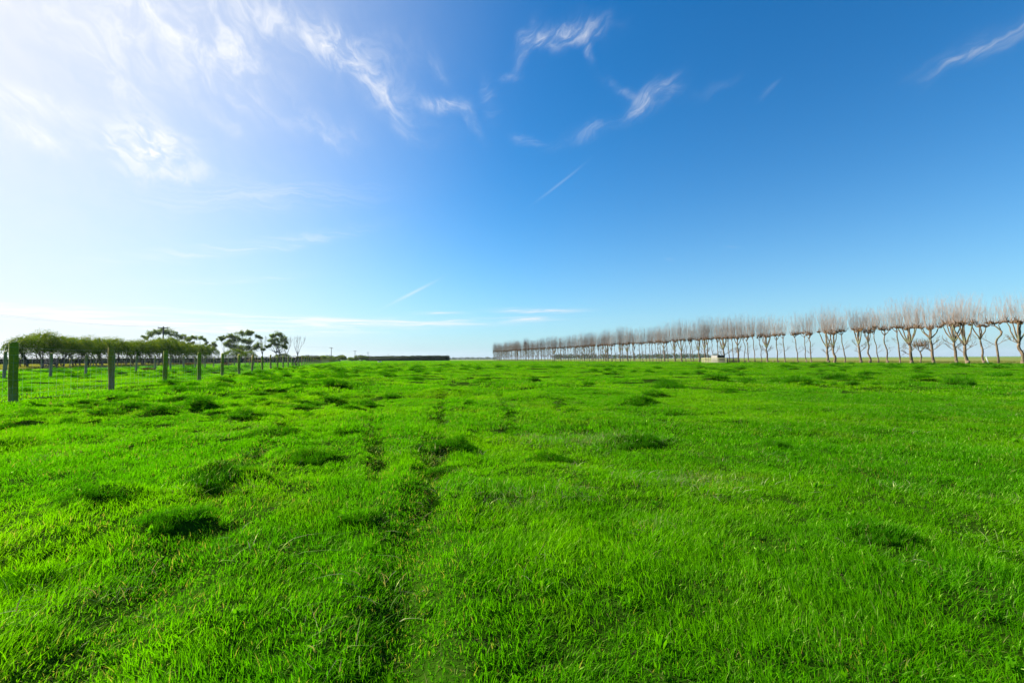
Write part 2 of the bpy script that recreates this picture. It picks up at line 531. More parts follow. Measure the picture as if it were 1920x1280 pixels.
def scatter(name, b, nvar, pts, rot, scl, pick, mat, label, cat='grass', kind='stuff'):
    """the patches collected in B set out on PTS; the patches are part of this object's own mesh"""
    b.add(pts, [], pid=-1.0, tint=0.0)
    me = b.mesh(name, mat, True, ints=('pid',))
    nv = len(me.vertices); n0 = nv - len(pts)
    def put(nm, typ, key, arr, w):
        full = np.zeros((nv, w), np.float32 if typ != 'INT' else np.int32)
        full[n0:] = np.asarray(arr).reshape(-1, w)
        me.attributes.new(nm, typ, 'POINT').data.foreach_set(key, full.ravel())
    put('rot', 'FLOAT_VECTOR', 'vector', rot, 3)
    put('scl', 'FLOAT_VECTOR', 'vector', scl, 3)
    put('pick', 'INT', 'value', pick, 1)
    o = bpy.data.objects.new(name, me); COL.objects.link(o)
    ng = bpy.data.node_groups.new(name + '_scatter', 'GeometryNodeTree')
    ng.interface.new_socket('Geometry', in_out='INPUT', socket_type='NodeSocketGeometry')
    ng.interface.new_socket('Geometry', in_out='OUTPUT', socket_type='NodeSocketGeometry')
    nn = ng.nodes.new; lk = ng.links.new
    gi, go = nn('NodeGroupInput'), nn('NodeGroupOutput')
    def named(nm, dt):
        a = nn('GeometryNodeInputNamedAttribute'); a.data_type = dt; a.inputs['Name'].default_value = nm
        return a.outputs['Attribute']
    pidn = named('pid', 'INT')
    def sel(val):
        c = nn('FunctionNodeCompare'); c.data_type = 'INT'; c.operation = 'EQUAL'
        ins = [s for s in c.inputs if s.type == 'INT']
        lk(pidn, ins[0]); ins[1].default_value = val
        sg = nn('GeometryNodeSeparateGeometry'); sg.domain = 'POINT'
        lk(gi.outputs[0], sg.inputs['Geometry']); lk(c.outputs[0], sg.inputs['Selection'])
        return sg.outputs['Selection']
    jn = nn('GeometryNodeJoinGeometry')
    for kvar in range(nvar):
        g2 = nn('GeometryNodeGeometryToInstance')
        lk(sel(kvar), g2.inputs[0]); lk(g2.outputs[0], jn.inputs[0])
    iop = nn('GeometryNodeInstanceOnPoints')
    lk(sel(-1), iop.inputs['Points']); lk(jn.outputs[0], iop.inputs['Instance'])
    iop.inputs['Pick Instance'].default_value = True
    lk(named('pick', 'INT'), iop.inputs['Instance Index'])
    lk(named('rot', 'FLOAT_VECTOR'), iop.inputs['Rotation'])
    lk(named('scl', 'FLOAT_VECTOR'), iop.inputs['Scale'])
    lk(iop.outputs[0], go.inputs[0])
    md = o.modifiers.new('scatter', 'NODES'); md.node_group = ng
    tag(o, label, cat, None, kind)
    return o


def tilt(x, y, yaw, e):
    gx = (H(x + e, y) - H(x - e, y)) / (2 * e); gy = (H(x, y + e) - H(x, y - e)) / (2 * e)
    n = np.stack([-gx, -gy, np.ones_like(gx)], 1); n /= np.linalg.norm(n, axis=1)[:, None]
    c, s = np.cos(-yaw), np.sin(-yaw)
    nx, ny, nz = n[:, 0] * c - n[:, 1] * s, n[:, 0] * s + n[:, 1] * c, n[:, 2]
    return np.stack([-np.arcsin(np.clip(ny, -1, 1)), np.arctan2(nx, nz), yaw], 1)


def jgrid(step, r0, r1, amax, r, jit=.5):
    n = int(r1 / step) + 2
    gx, gy = np.meshgrid(np.arange(-n, n + 1), np.arange(-2, n + 1))
    x = (gx.ravel() + r.uniform(-jit, jit, gx.size)) * step; y = (gy.ravel() + r.uniform(-jit, jit, gx.size)) * step
    d = np.hypot(x, y)
    th = np.abs(np.degrees(np.arctan2(x, y + 2.6)))            # reaches well past both sides of the view
    edge = r.uniform(-.06, .06, len(d)) * r1
    keep = (d > r0) & (d < r1 + edge) & (th < amax)
    return x[keep], y[keep]


def zone(x, y, inside=True):
    a = x + SL * y
    return (a > -(F3 - .3)) & (a < ROWA + 1.0)


def lawn(name, label, nvar, size, nbl, L, W, segs, step, r0, r1, seed, amax=57, zlo=.75, zhi=1.25):
    r = np.random.default_rng(seed)
    b = MB(); b.attr = {'tint': [], 'pid': []}
    for kvar in range(nvar):
        xy = r.uniform(-size / 2, size / 2, (nbl, 2)) * np.array([1.15, 1.15])
        cl = vn(xy[:, 0] / (size * .22) + 31 * kvar, xy[:, 1] / (size * .22), 40 + seed)     # clumps inside the patch
        keep = r.uniform(0, 1, nbl) < .18 + 1.05 * cl
        xy, cl = xy[keep], cl[keep]
        n = len(xy)
        ln = r.uniform(L[0], L[1], n) * (.65 + .7 * cl)
        tint = np.clip(.15 + .55 * vn(xy[:, 0] / (size * .3), xy[:, 1] / (size * .3) + 17 * kvar, 60) + r.normal(0, .16, n), 0, .92)
        tint[r.uniform(0, 1, n) < .042] = .97
        wd = r.uniform(W[0], W[1], n)
        blades(b, xy, ln, wd, kvar, segs, .5 + .2 * (kvar % 3), (.10 * math.cos(kvar * 2.1) + .12, .10 * math.sin(kvar * 2.1)), r, tint)
    x, y = jgrid(step, r0, r1, amax, r)
    k = zone(x, y); x, y = x[k], y[k]
    yaw = r.uniform(0, 2 * PI, len(x))
    yaw = np.where(r.uniform(0, 1, len(x)) < .5, r.normal(0, .5, len(x)), yaw)
    rot = tilt(x, y, yaw, size * .35)
    sz = zlo + (zhi - zlo) * vn(x / 1.1, y / 1.1, 91) * (.8 + .4 * r.uniform(size=len(x)))
    ru = rut_amount(x, y)
    sz = sz * (1 - .40 * ru)
    sx = r.uniform(.95, 1.12, len(x))
    thin = r.uniform(0, 1, len(x)) > ru * .12
    x, y, rot, sz, sx = x[thin], y[thin], rot[thin], sz[thin], sx[thin]
    pts = np.stack([x, y, H(x, y)], 1)
    return scatter(name, b, nvar, pts, rot, np.stack([sx, sx, sz], 1), r.integers(0, nvar, len(x)), M_grass, label)


def near_sward():
    r = np.random.default_rng(101)
    amax = math.radians(57)
    def spread(per_m2, far, fall):
        n = int(per_m2 * 1.9 * far * (far + 1.2))
        x, y = r.uniform(-far * .95, far * .95, n), r.uniform(-1.2, far, n)
        d = np.hypot(x, y)
        k = (d < far) & (np.abs(x) < 1.55 * (y + 1.9)) & (r.uniform(0, 1, n) < np.clip(1.25 - fall * d, .3, 1))   # thinner away from the eye
        return x[k], y[k], d[k]
    x, y, d = spread(17500, 5.6, .16)
    cl = .55 * vn(x / .07, y / .07, 41) + .45 * vn(x / .24, y / .24, 42)   # tillers stand in bunches
    k = r.uniform(0, 1, len(x)) < .24 + 1.1 * sstep(.24, .62, cl)
    x, y, d, cl = x[k], y[k], d[k], cl[k]
    n = len(x)
    ru = rut_amount(x, y)
    ln = r.uniform(.020, .052, n) * (.62 + .85 * cl) * (.80 + .65 * vn(x / .9, y / .9, 43)) * (1 - .38 * ru)
    wd = r.uniform(.0019, .0037, n) * (1 + .12 * np.maximum(d - 2, 0))
    swirl = 2 * PI * (vn(x / .45, y / .45, 44) + .5 * vn(x / .13, y / .13, 45))
    bx, by = .30 * np.cos(swirl) + .10, .30 * np.sin(swirl)
    tint = np.clip(.10 + .45 * vn(x / .16, y / .16, 46) + .25 * vn(x / .8, y / .8, 47) + r.normal(0, .15, n), 0, .92)
    dry = r.uniform(0, 1, n) < .010 + .07 * sstep(.70, .85, vn(x / .35, y / .35, 48)) + .14 * ru
    tint[dry] = .97
    b = MB(); b.attr = {'tint': [], 'pid': []}
    blades(b, np.stack([x, y], 1), ln, wd, 0, 3, .5, (bx, by), r, tint, z0=H(x, y) - .002)
    # short flattened growth under it, some of it dead
    x, y, d = spread(9000, 5.0, .2); n = len(x)
    tint = np.clip(r.normal(.30, .18, n), 0, .92); tint[r.uniform(0, 1, n) < .10] = .97
    blades(b, np.stack([x, y], 1), r.uniform(.014, .032, n), r.uniform(.0022, .004, n), 0, 2, 1.3, (0, 0), r, tint, z0=H(x, y) + .002, droop=.8)
    del b.attr['pid']
    o = b.build('grass', M_grass)
    tag(o, 'short bright green pasture grass at the foot of the picture', 'grass', None, 'stuff')


near_sward()
lawn('grass', 'bright green grazed grass between the near hummocks', 8, .34, 760, (.022, .054), (.0034, .0064), 3, .25, 5.2, 13, 102, zlo=.75, zhi=1.45)
lawn('grass', 'sunlit grazed grass spreading across the middle of the paddock', 6, 1.1, 1200, (.035, .075), (.009, .016), 2, .95, 12.5, 48, 103)
lawn('grass', 'grass of the far paddock reaching back to the hedges', 5, 3.2, 1700, (.045, .09), (.022, .045), 2, 2.9, 46, 290, 104)

# tall tufts left standing by the stock, shade put into a darker green
r = np.random.default_rng(33)
b = MB(); b.attr = {'tint': [], 'pid': []}
for kvar in range(6):
    n = 620
    rr = np.sqrt(r.uniform(0, 1, n)); th = r.uniform(0, 2 * PI, n)
    rr = rr * (.55 + .75 * vn(th * 1.1 + 9 * kvar, th * 0 + kvar, 15))
    xy = np.stack([rr * np.cos(th), rr * np.sin(th) * .8], 1)
    ln = r.uniform(.26, .58, n) * (1.05 - .6 * np.minimum(rr, 1.2) ** 2) * (.6 + .8 * vn(xy[:, 0] / .22 + 5 * kvar, xy[:, 1] / .22, 16))
    blades(b, xy, ln, r.uniform(.012, .022, n), kvar, 3, .45, (.30, -.05), r, np.clip(r.normal(.45, .25, n), 0, 1), droop=.5)
P, RT, SC, PK = [], [], [], []
for (tx, ty, tr, named) in tuft_xy:
    far = ty > 60
    zz = 0.0
    zsc = min(.26, .085 + .27 * tr) * r.uniform(.8, 1.25) / .5
    if named and ty < 4:
        zsc *= .8
    if named is None:
        zsc *= .75
    elif ty >= 12.5:
        zsc *= 1.35
    elif ty < 12.5:
        zsc *= .68; tr *= .9
    P.append((tx, ty, 0)); RT.append((0, 0, r.normal(0, .35) + PI * r.integers(0, 2))); SC.append((tr * 1.15, tr * .85, zsc * .85)); PK.append(int(r.integers(0, 6)))
    if named:                                  # the named ones have ragged shoulders
        for q_ in range(3):
            a_ = r.uniform(0, 6.28)
            P.append((tx + tr * .8 * math.cos(a_), ty + tr * .5 * math.sin(a_), 0)); RT.append((0, 0, r.uniform(0, 6.28)))
            SC.append((tr * .55, tr * .55, zsc * .75)); PK.append(int(r.integers(0, 6)))
P = np.array(P); P[:, 2] = H(P[:, 0], P[:, 1]) - .01
scatter('tall_grass', b, 6, P, np.array(RT), np.array(SC), np.array(PK), M_tall, 'tall grass tufts, their green darkened for shade, standing in the grazed pasture')

# dry, flattened stems in the wheel tracks and round two of the tufts
r = np.random.default_rng(44)
b = MB(); b.attr = {'tint': [], 'pid': []}
for kvar in range(5):
    n = 30
    xy = r.normal(0, .10, (n, 2))
    blades(b, xy, r.uniform(.05, .11, n), r.uniform(.0022, .004, n), kvar, 3, .95, (.35, .1), r, r.uniform(0, 1, n), droop=.75)
P = []
for (c, m, y0, y1, k, wd) in RUTS:
    for y in np.arange(y0, min(y1, 12), .22):
        if r.uniform() < .55:
            P.append((c + m * y + r.normal(0, wd * .8), y + r.normal(0, .1)))
for (u, v, s) in ((1025, 812, .34), (1120, 822, .3), (1150, 826, .25), (1080, 812, .25), (1230, 900, .25), (1010, 940, .2)):
    gx, gy = gpos(u, v)
    for q_ in range(16):
        P.append((gx + r.normal(0, s), gy + r.normal(0, s * .5)))
for q_ in range(150):
    y = r.uniform(1.4, 10); P.append((y * r.uniform(-1.2, 1.2), y))
P = np.array(P); P = np.stack([P[:, 0], P[:, 1], H(P[:, 0], P[:, 1]) + .012], 1)
n = len(P)
scatter('matted_grass', b, 5, P, np.stack([np.zeros(n), np.zeros(n), r.uniform(0, 6.28, n)], 1), np.stack([r.uniform(.6, 1.3, n)] * 2 + [r.uniform(.5, 1., n)], 1),
        r.integers(0, 5, n), M_matted, 'grey dry grass stems lying in the wheel tracks and tufts')

# worn dark grass, crushed by wheels, in narrow lines along the old tracks
r = np.random.default_rng(47)
b = MB(); b.attr = {'tint': [], 'pid': []}
for kvar in range(4):
    n = 70
    xy = r.normal(0, .38, (n, 2))
    blades(b, xy, r.uniform(.4, 1.0, n), r.uniform(.05, .11, n), kvar, 2, .7, (.1, 0), r, r.uniform(0, 1, n), droop=.6)
P, SC = [], []
for (c, m, y0, y1, k, wd) in RUTS:
    y = max(y0, 2.6)
    while y < y1 * .9:
        y += r.uniform(.06, .15) * (1 + y / 7)
        if r.uniform() < (.9 * k) * (.55 + .55 * vn(y / (1.1 + y / 14), c * 3.1, 52)):
            P.append((c + m * y + .10 * (float(vn(y / 1.3, c * 7, 5)) - .5) + r.normal(0, .022 + .001 * y), y))
            q_ = r.uniform(.055, .10) * (1 + y / 15); SC.append((q_, q_ * 1.3, r.uniform(.045, .075) * (1 + y / 60)))
P = np.array(P); n = len(P)
scatter('worn_grass', b, 4, np.stack([P[:, 0], P[:, 1], H(P[:, 0], P[:, 1])], 1), np.stack([np.zeros(n), np.zeros(n), r.uniform(0, 6.28, n)], 1), np.array(SC),
        r.integers(0, 4, n), M_worn, 'dark worn grass in narrow wheel tracks running up the paddock')

# broad-leaved weeds in the near sward
r = np.random.default_rng(55)
b = MB(); b.attr = {'tint': [], 'pid': []}
for kvar in range(4):
    n = 9
    xy = r.normal(0, .012, (n, 2))
    blades(b, xy, r.uniform(.03, .065, n), r.uniform(.010, .020, n), kvar, 4, .8, (0, 0), r, r.uniform(0, .9, n), droop=.6)
y = 1.2 + 7 * r.uniform(0, 1, 170) ** 1.5; x = y * r.uniform(-1.2, 1.2, 170)
n = len(x)
scatter('weeds', b, 4, np.stack([x, y, H(x, y) + .02], 1), np.stack([np.zeros(n), np.zeros(n), r.uniform(0, 6.28, n)], 1), np.stack([r.uniform(.45, .85, n)] * 3, 1),
        r.integers(0, 4, n), M_herb, 'small broad-leaved weeds growing among the near grass', 'weeds')

# straw-coloured grass beyond the row and under the shorn trees
r = np.random.default_rng(66)
b = MB(); b.attr = {'tint': [], 'pid': []}
for kvar in range(4):
    n = 700
    xy = r.uniform(-1.1, 1.1, (n, 2))
    blades(b, xy, r.uniform(.10, .34, n), r.uniform(.014, .03, n), kvar, 2, .35, (.05, 0), r, r.uniform(0, 1, n))
x1, y1 = jgrid(2.0, 25, 130, 57, r); k = (x1 + SL * y1 > ROWA + .8) & (x1 + SL * y1 < ROWA + 45)
x2, y2 = jgrid(2.0, 25, 150, 57, r); k2 = (x2 + SL * y2 < -(F3 + 3.4)) & (x2 + SL * y2 > -(F3 + 40))
x = np.concatenate([x1[k], x2[k2]]); y = np.concatenate([y1[k], y2[k2]]); n = len(x)
zs = np.where(x > 0, .55, 1.25) * r.uniform(.7, 1.3, n)
scatter('dry_grass', b, 4, np.stack([x, y, np.zeros(n)], 1), np.stack([np.zeros(n), np.zeros(n), r.uniform(0, 6.28, n)], 1),
        np.stack([np.ones(n), np.ones(n), zs], 1), r.integers(0, 4, n), M_dry, 'straw coloured rough grass under and behind the tree rows')
#@@TREES

# ------------------------------------------------------------------ fences
ORD = ['first', 'second', 'third', 'fourth', 'fifth', 'sixth', 'seventh', 'eighth', 'ninth', 'tenth', 'eleventh', 'twelfth', 'thirteenth',
       'fourteenth', 'fifteenth', 'sixteenth', 'seventeenth', 'eighteenth', 'nineteenth', 'twentieth', 'twenty-first', 'twenty-second',
       'twenty-third', 'twenty-fourth', 'twenty-fifth', 'twenty-sixth', 'twenty-seventh', 'twenty-eighth', 'twenty-ninth', 'thirtieth']


def post_mesh(name, hgt, rad, mat, seed, k=12):
    r = np.random.default_rng(seed)
    z = np.array([-.25, 0, .3, .6, .9, hgt - .012, hgt])
    wob = np.stack([r.normal(0, .004, len(z)), r.normal(0, .004, len(z)), z], 1)
    b = MB()
    b.tube(wob, rad * np.array([1.03, 1.03, 1.01, 1.0, .99, .97, .90]), k)
    return b.mesh(name, mat)


def wire_fence(name, label, c, ys, post_meshes, hgt, wires, stay, wrad, gap=()):
    root = empty(name, (-c - SL * ys[0], ys[0], 0))
    tag(root, label, 'fence')
    ox, oy = root.location.x, root.location.y
    tops = []
    for i_, y in enumerate(ys):
        x = -c - SL * y
        z = h1(x, y)
        tops.append((x, y, z))
        if i_ < 100:
            o = inst('post', post_meshes[i_ % len(post_meshes)], root, (x - ox, y - oy, z))
            lean = random.Random(i_ + int(c) * 100)
            o.rotation_euler = (lean.gauss(0, .014), lean.gauss(0, .014), lean.uniform(0, 6.28))
    b = MB()
    for (p0, p1), i_ in zip(zip(tops[:-1], tops[1:]), range(len(tops))):
        if i_ in gap: continue
        p0, p1 = np.array(p0), np.array(p1)
        d = (p1 - p0); L = np.linalg.norm(d[:2])
        side = np.array([d[1], -d[0], 0]) / L * .065
        kk = 4 if i_ < 12 else 3
        for hz in wires:
            t = np.linspace(0, 1, 4)[:, None]
            pts = p0 + side + d * t + np.array([0, 0, hz]) - np.array([ox, oy, 0])
            pts[:, 2] -= .02 * np.sin(t[:, 0] * PI)
            b.tube(pts, wrad, 3, False)
        if stay and i_ < 40:
            for t in np.arange(stay / 2, L, stay) / L:
                q0 = p0 + side + d * t - np.array([ox, oy, 0]) + np.array([0, 0, wires[0]])
                q1 = q0 + np.array([0, 0, (wires[-2] if len(wires) > 3 else wires[-1]) - wires[0] - .02 * math.sin(t * PI)])
                b.tube([q0, q1], wrad * .8, 3, False)
    b.build('wire_netting' if stay else 'wires', M_wire, root)
    return root


mossy = [post_mesh('mossy_post', 1.30, .075, M_post_moss, s_) for s_ in (1, 2, 3)]
brown = [post_mesh('brown_post', 1.30, .072, M_post_brown, s_) for s_ in (4, 5)]
grey = [post_mesh('grey_post', 1.30, .062, M_post_grey, s_) for s_ in (6, 7, 8)]
thin = [post_mesh('thin_post', 1.15, .06, M_post_grey, s_, 8) for s_ in (9, 10)]
ys1 = [9.55 + 3.95 * i_ for i_ in range(-1, 82)]
f1 = wire_fence('post_and_netting_fence', 'nearest fence, stout mossy green posts with wire netting running down the left of the paddock', F1, ys1,
                [brown[1], mossy[0], brown[0], mossy[1], mossy[2], mossy[0], mossy[1]], 1.3, (.10, .22, .36, .52, .70, .88, 1.04, 1.20), .30, .0015, gap=(13, 14))
ys2 = [21.2 + 3.3 * i_ for i_ in range(-1, 68)]
f2 = wire_fence('post_and_wire_fence', 'middle fence of slimmer grey-green posts with plain wires, behind the mossy post fence', F2, ys2, grey, 1.3,
                (.15, .4, .65, .9, 1.15), 0, .0022)
ys3 = [44 + 5.0 * i_ for i_ in range(0, 40)]
f3 = wire_fence('post_and_wire_fence', 'far fence of thin dark posts along the foot of the wind-shorn trees', F3, ys3, thin, 1.1, (.3, .6, .9, 1.05), 0, .0025, gap=(1, 2))


def gate(label, p0, p1, hgt, mat, rails=5, group=None):
    """a barred field gate hung between two points of the ground"""
    p0, p1 = np.array(p0), np.array(p1)
    L = np.linalg.norm(p1 - p0); rz = math.atan2(p1[1] - p0[1], p1[0] - p0[0])
    root = empty('field_gate', (p0[0], p0[1], h1(*p0)), rz)
    tag(root, label, 'gate', group)
    for i_ in range(rails):
        b = MB(); b.box((L / 2, 0, .18 + (hgt - .26) * i_ / (rails - 1)), (L - .09, .030, .11), 0, .008); b.build('rail', mat, root)
    for x in (.03, L - .03):
        b = MB(); b.box((x, 0, hgt / 2 + .05), (.10, .06, hgt), 0, .01); b.build('gate_stile', mat, root)
    b = MB(); b.tube([(.1, -.035, .2), (L - .1, -.035, hgt - .1)], .04, 4); b.build('brace', mat, root)
    return root


def onf(c, y): return (-c - SL * y, y)
gate('dark barred gate in the mossy post fence, nearer one of a pair', onf(F1, ys1[13] + .25), onf(F1, ys1[14] - .2), 1.25, M_dark)
gate('dark barred gate in the mossy post fence, farther one of a pair', onf(F1, ys1[14] + .2), onf(F1, ys1[15] - .2), 1.25, M_dark)
gy = 853 * F3 / (653 - 95)
gx = -F3 - SL * gy
gate('dark slatted gate standing among the wind-shorn trees beside the leftmost leaning trunk', (gx - 1.1, gy + .2), (gx + .95, gy - .2), 1.25, M_dark, 6)

# loading pen with a feed bin, before the pollard row
pc = np.array([37.7, 80.0])
dl = np.array([-.6, .8]); dr = np.array([.8, .6])


def hurdle(name, label, p, d, L, hgt, nr, mat, posts):
    root = empty(name, (p[0], p[1], h1(*p)), math.atan2(d[1], d[0]))
    tag(root, label, 'fence')
    for i_ in range(nr):
        b = MB(); b.box((L / 2, .05, .12 + (hgt - .2) * i_ / (nr - 1)), (L, .035, .115), 0, .008); b.build('rail', mat, root)
    for i_ in range(posts):
        b = MB(); b.box((.07 + (L - .14) * i_ / (posts - 1), -.02, hgt / 2 - .1), (.12, .10, hgt + .25), 0, .012); b.build('post', mat, root)
    return root


hurdle('stock_rail', 'cream timber stock rail of four boards catching the sun before the pollard row', pc, dl, 4.7, .95, 4, M_cream, 4)
hurdle('stock_rail', 'stock rail coloured dark for shade, running back from the cream boards to the pollard trunks', pc + dr * .15, dr, 4.1, .92, 4, M_dark, 3)  # rail turned from the sun, its shade put into the colour
bc = np.array([37.9, 84.0])
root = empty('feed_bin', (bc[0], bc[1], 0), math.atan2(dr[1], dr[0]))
tag(root, 'square feed bin with one bleached side and one side coloured dark for shade, behind the cream rails', 'bin')
b = MB()
for i_ in range(6):
    b.box((0.0, .10 + .2 * i_, .68), (.05, .19, 1.36), 0, .006)
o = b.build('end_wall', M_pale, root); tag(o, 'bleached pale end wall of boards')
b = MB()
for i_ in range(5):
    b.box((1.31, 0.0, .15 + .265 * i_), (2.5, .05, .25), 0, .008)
o = b.build('long_wall', M_dark, root); tag(o, 'long wall of boards coloured dark for shade')  # shaded face of the bin, darkness put into the board colour
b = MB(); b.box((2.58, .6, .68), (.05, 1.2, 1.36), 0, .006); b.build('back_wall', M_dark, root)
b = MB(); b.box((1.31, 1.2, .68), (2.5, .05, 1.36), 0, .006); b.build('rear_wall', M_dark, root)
b = MB(); b.box((1.30, .6, 1.395), (2.75, 1.38, .05), 0, .012); b.build('lid', M_roof, root)

# stakes and small things
def stake(name, label, u, d, hgt, w, mat, lean, cat='stake'):
    x = bear(u) * d
    root = empty(name, (x, d, h1(x, d)))
    root.rotation_euler = (0, lean, 0)
    tag(root, label, cat)
    b = MB(); b.box((0, 0, hgt / 2 - .1), (w, w * .6, hgt + .2), .6, .012); b.build('shaft', mat, root)
    b = MB(); b.box((0, 0, hgt + .025), (w * 1.15, w * .75, .05), .6, .012); b.build('cap', mat, root)
stake('marker_stake', 'white painted stake leaning left between two pollards near the right edge', 1853.5, 55.2, .82, .13, M_white, -.34)
stake('wooden_stake', 'short grey stake standing alone in the wide gap of the pollard row', 1449.5, 86, .40, .12, M_post_grey, 0)
stake('wooden_stake', 'short grey stake in the straw field behind the row', 1487, 92, .45, .12, M_post_grey, .05)

x, y = bear(712) * 150, 150
root = empty('water_trough', (x, y, 0)); tag(root, 'small pale round water trough far out in the middle of the paddock', 'trough')
b = MB(); a_ = np.linspace(0, 2 * PI, 25)[:-1]
prof = [(.62, -.05), (.62, .42), (.60, .45), (.54, .45), (.52, .42), (.50, .1)]
v = np.array([(pr * math.cos(t), pr * math.sin(t), pz) for pr, pz in prof for t in a_])
q = [(i_ * 24 + j_, i_ * 24 + (j_ + 1) % 24, (i_ + 1) * 24 + (j_ + 1) % 24, (i_ + 1) * 24 + j_) for i_ in range(5) for j_ in range(24)]
b.add(v, [q]); b.build('basin', M_pale, root)
b = MB(); b.add([(.52 * math.cos(t), .52 * math.sin(t), .36) for t in a_], [[tuple(range(24))]]); b.build('water', M_roof, root)

# ------------------------------------------------------------------ power line
PA = 65.0
poles_u = [(305, 107, 9.0), (621, 276, 8.6), (665.6, 368, 8.4), (690, 434, 8.2), (728, 600, 8.0), (754, 760, 8.0)]
lab = ['tall dark power pole right behind the third mossy fence post', 'power pole with a crossarm left of the round olive bush',
       'power pole between the dark bushes and the olive bush', 'power pole at the left end of the long dark hedge',
       'small power pole before the left half of the long dark hedge', 'faintest power pole, rising over the middle of the long dark hedge']
tops = []
pole_xy = [(-PA - .158 * 40, 40.0, 9.0)] + [(bear(u) * d, d, hgt) for u, d, hgt in poles_u]
for i_, (x, y, hgt) in enumerate(pole_xy):
    tops.append((x, y, hgt))
    if i_ == 0: continue                      # that one stands outside the frame
    root = empty('power_pole', (x, y, 0), math.radians(8)); tag(root, lab[i_ - 1], 'power pole', 'poles of the power line')
    s_ = 1 + .0007 * y
    b = MB(); b.tube([(0, 0, -.3), (0, 0, hgt * .5), (0, 0, hgt)], (.17 * s_, .15 * s_, .12 * s_), 8); b.build('pole', M_pole, root)
    b = MB(); b.box((0, -.16 * s_, hgt - .35), (2.2, .14 * s_, .16 * s_), 0, .01); b.build('crossarm', M_pole, root)
    for xx in (-.95, .95):
        b = MB(); b.tube([(xx, -.16, hgt - .27), (xx, -.16, hgt - .17), (xx, -.16, hgt - .02)], (.03, .06, .03), 6); b.build('insulator', M_pale, root)
for k_, dx in enumerate((-.95, .95)):
    b = MB()
    for (a_, c_) in zip(tops[:-1], tops[1:]):
        t = np.linspace(0, 1, 15)
        a3 = np.array([a_[0] + dx, a_[1] - .16, a_[2]]); c3 = np.array([c_[0] + dx, c_[1] - .16, c_[2]])
        pts = a3 + (c3 - a3) * t[:, None]; pts[:, 2] -= 4 * 1.3 * t * (1 - t)
        b.tube(pts, .009, 3, False)
    o = b.build('power_cable', M_pole)
    tag(o, ('outer' if k_ == 0 else 'inner') + ' of two thin cables sloping across the sky at far left', 'cable', 'cables of the power line')

# ------------------------------------------------------------------ pollard row
def bent(p0, p1, n, wob, r):
    t = np.linspace(0, 1, n)[:, None]
    pts = np.array(p0) + (np.array(p1) - np.array(p0)) * t
    w = r.normal(0, wob, (n, 3)); w[0] = 0; w[-1] = 0
    w[:, 2] *= .4
    for _ in range(1):
        w[1:-1] = (w[:-2] + w[1:-1] * 2 + w[2:]) / 3 * 1.3
    return pts + w


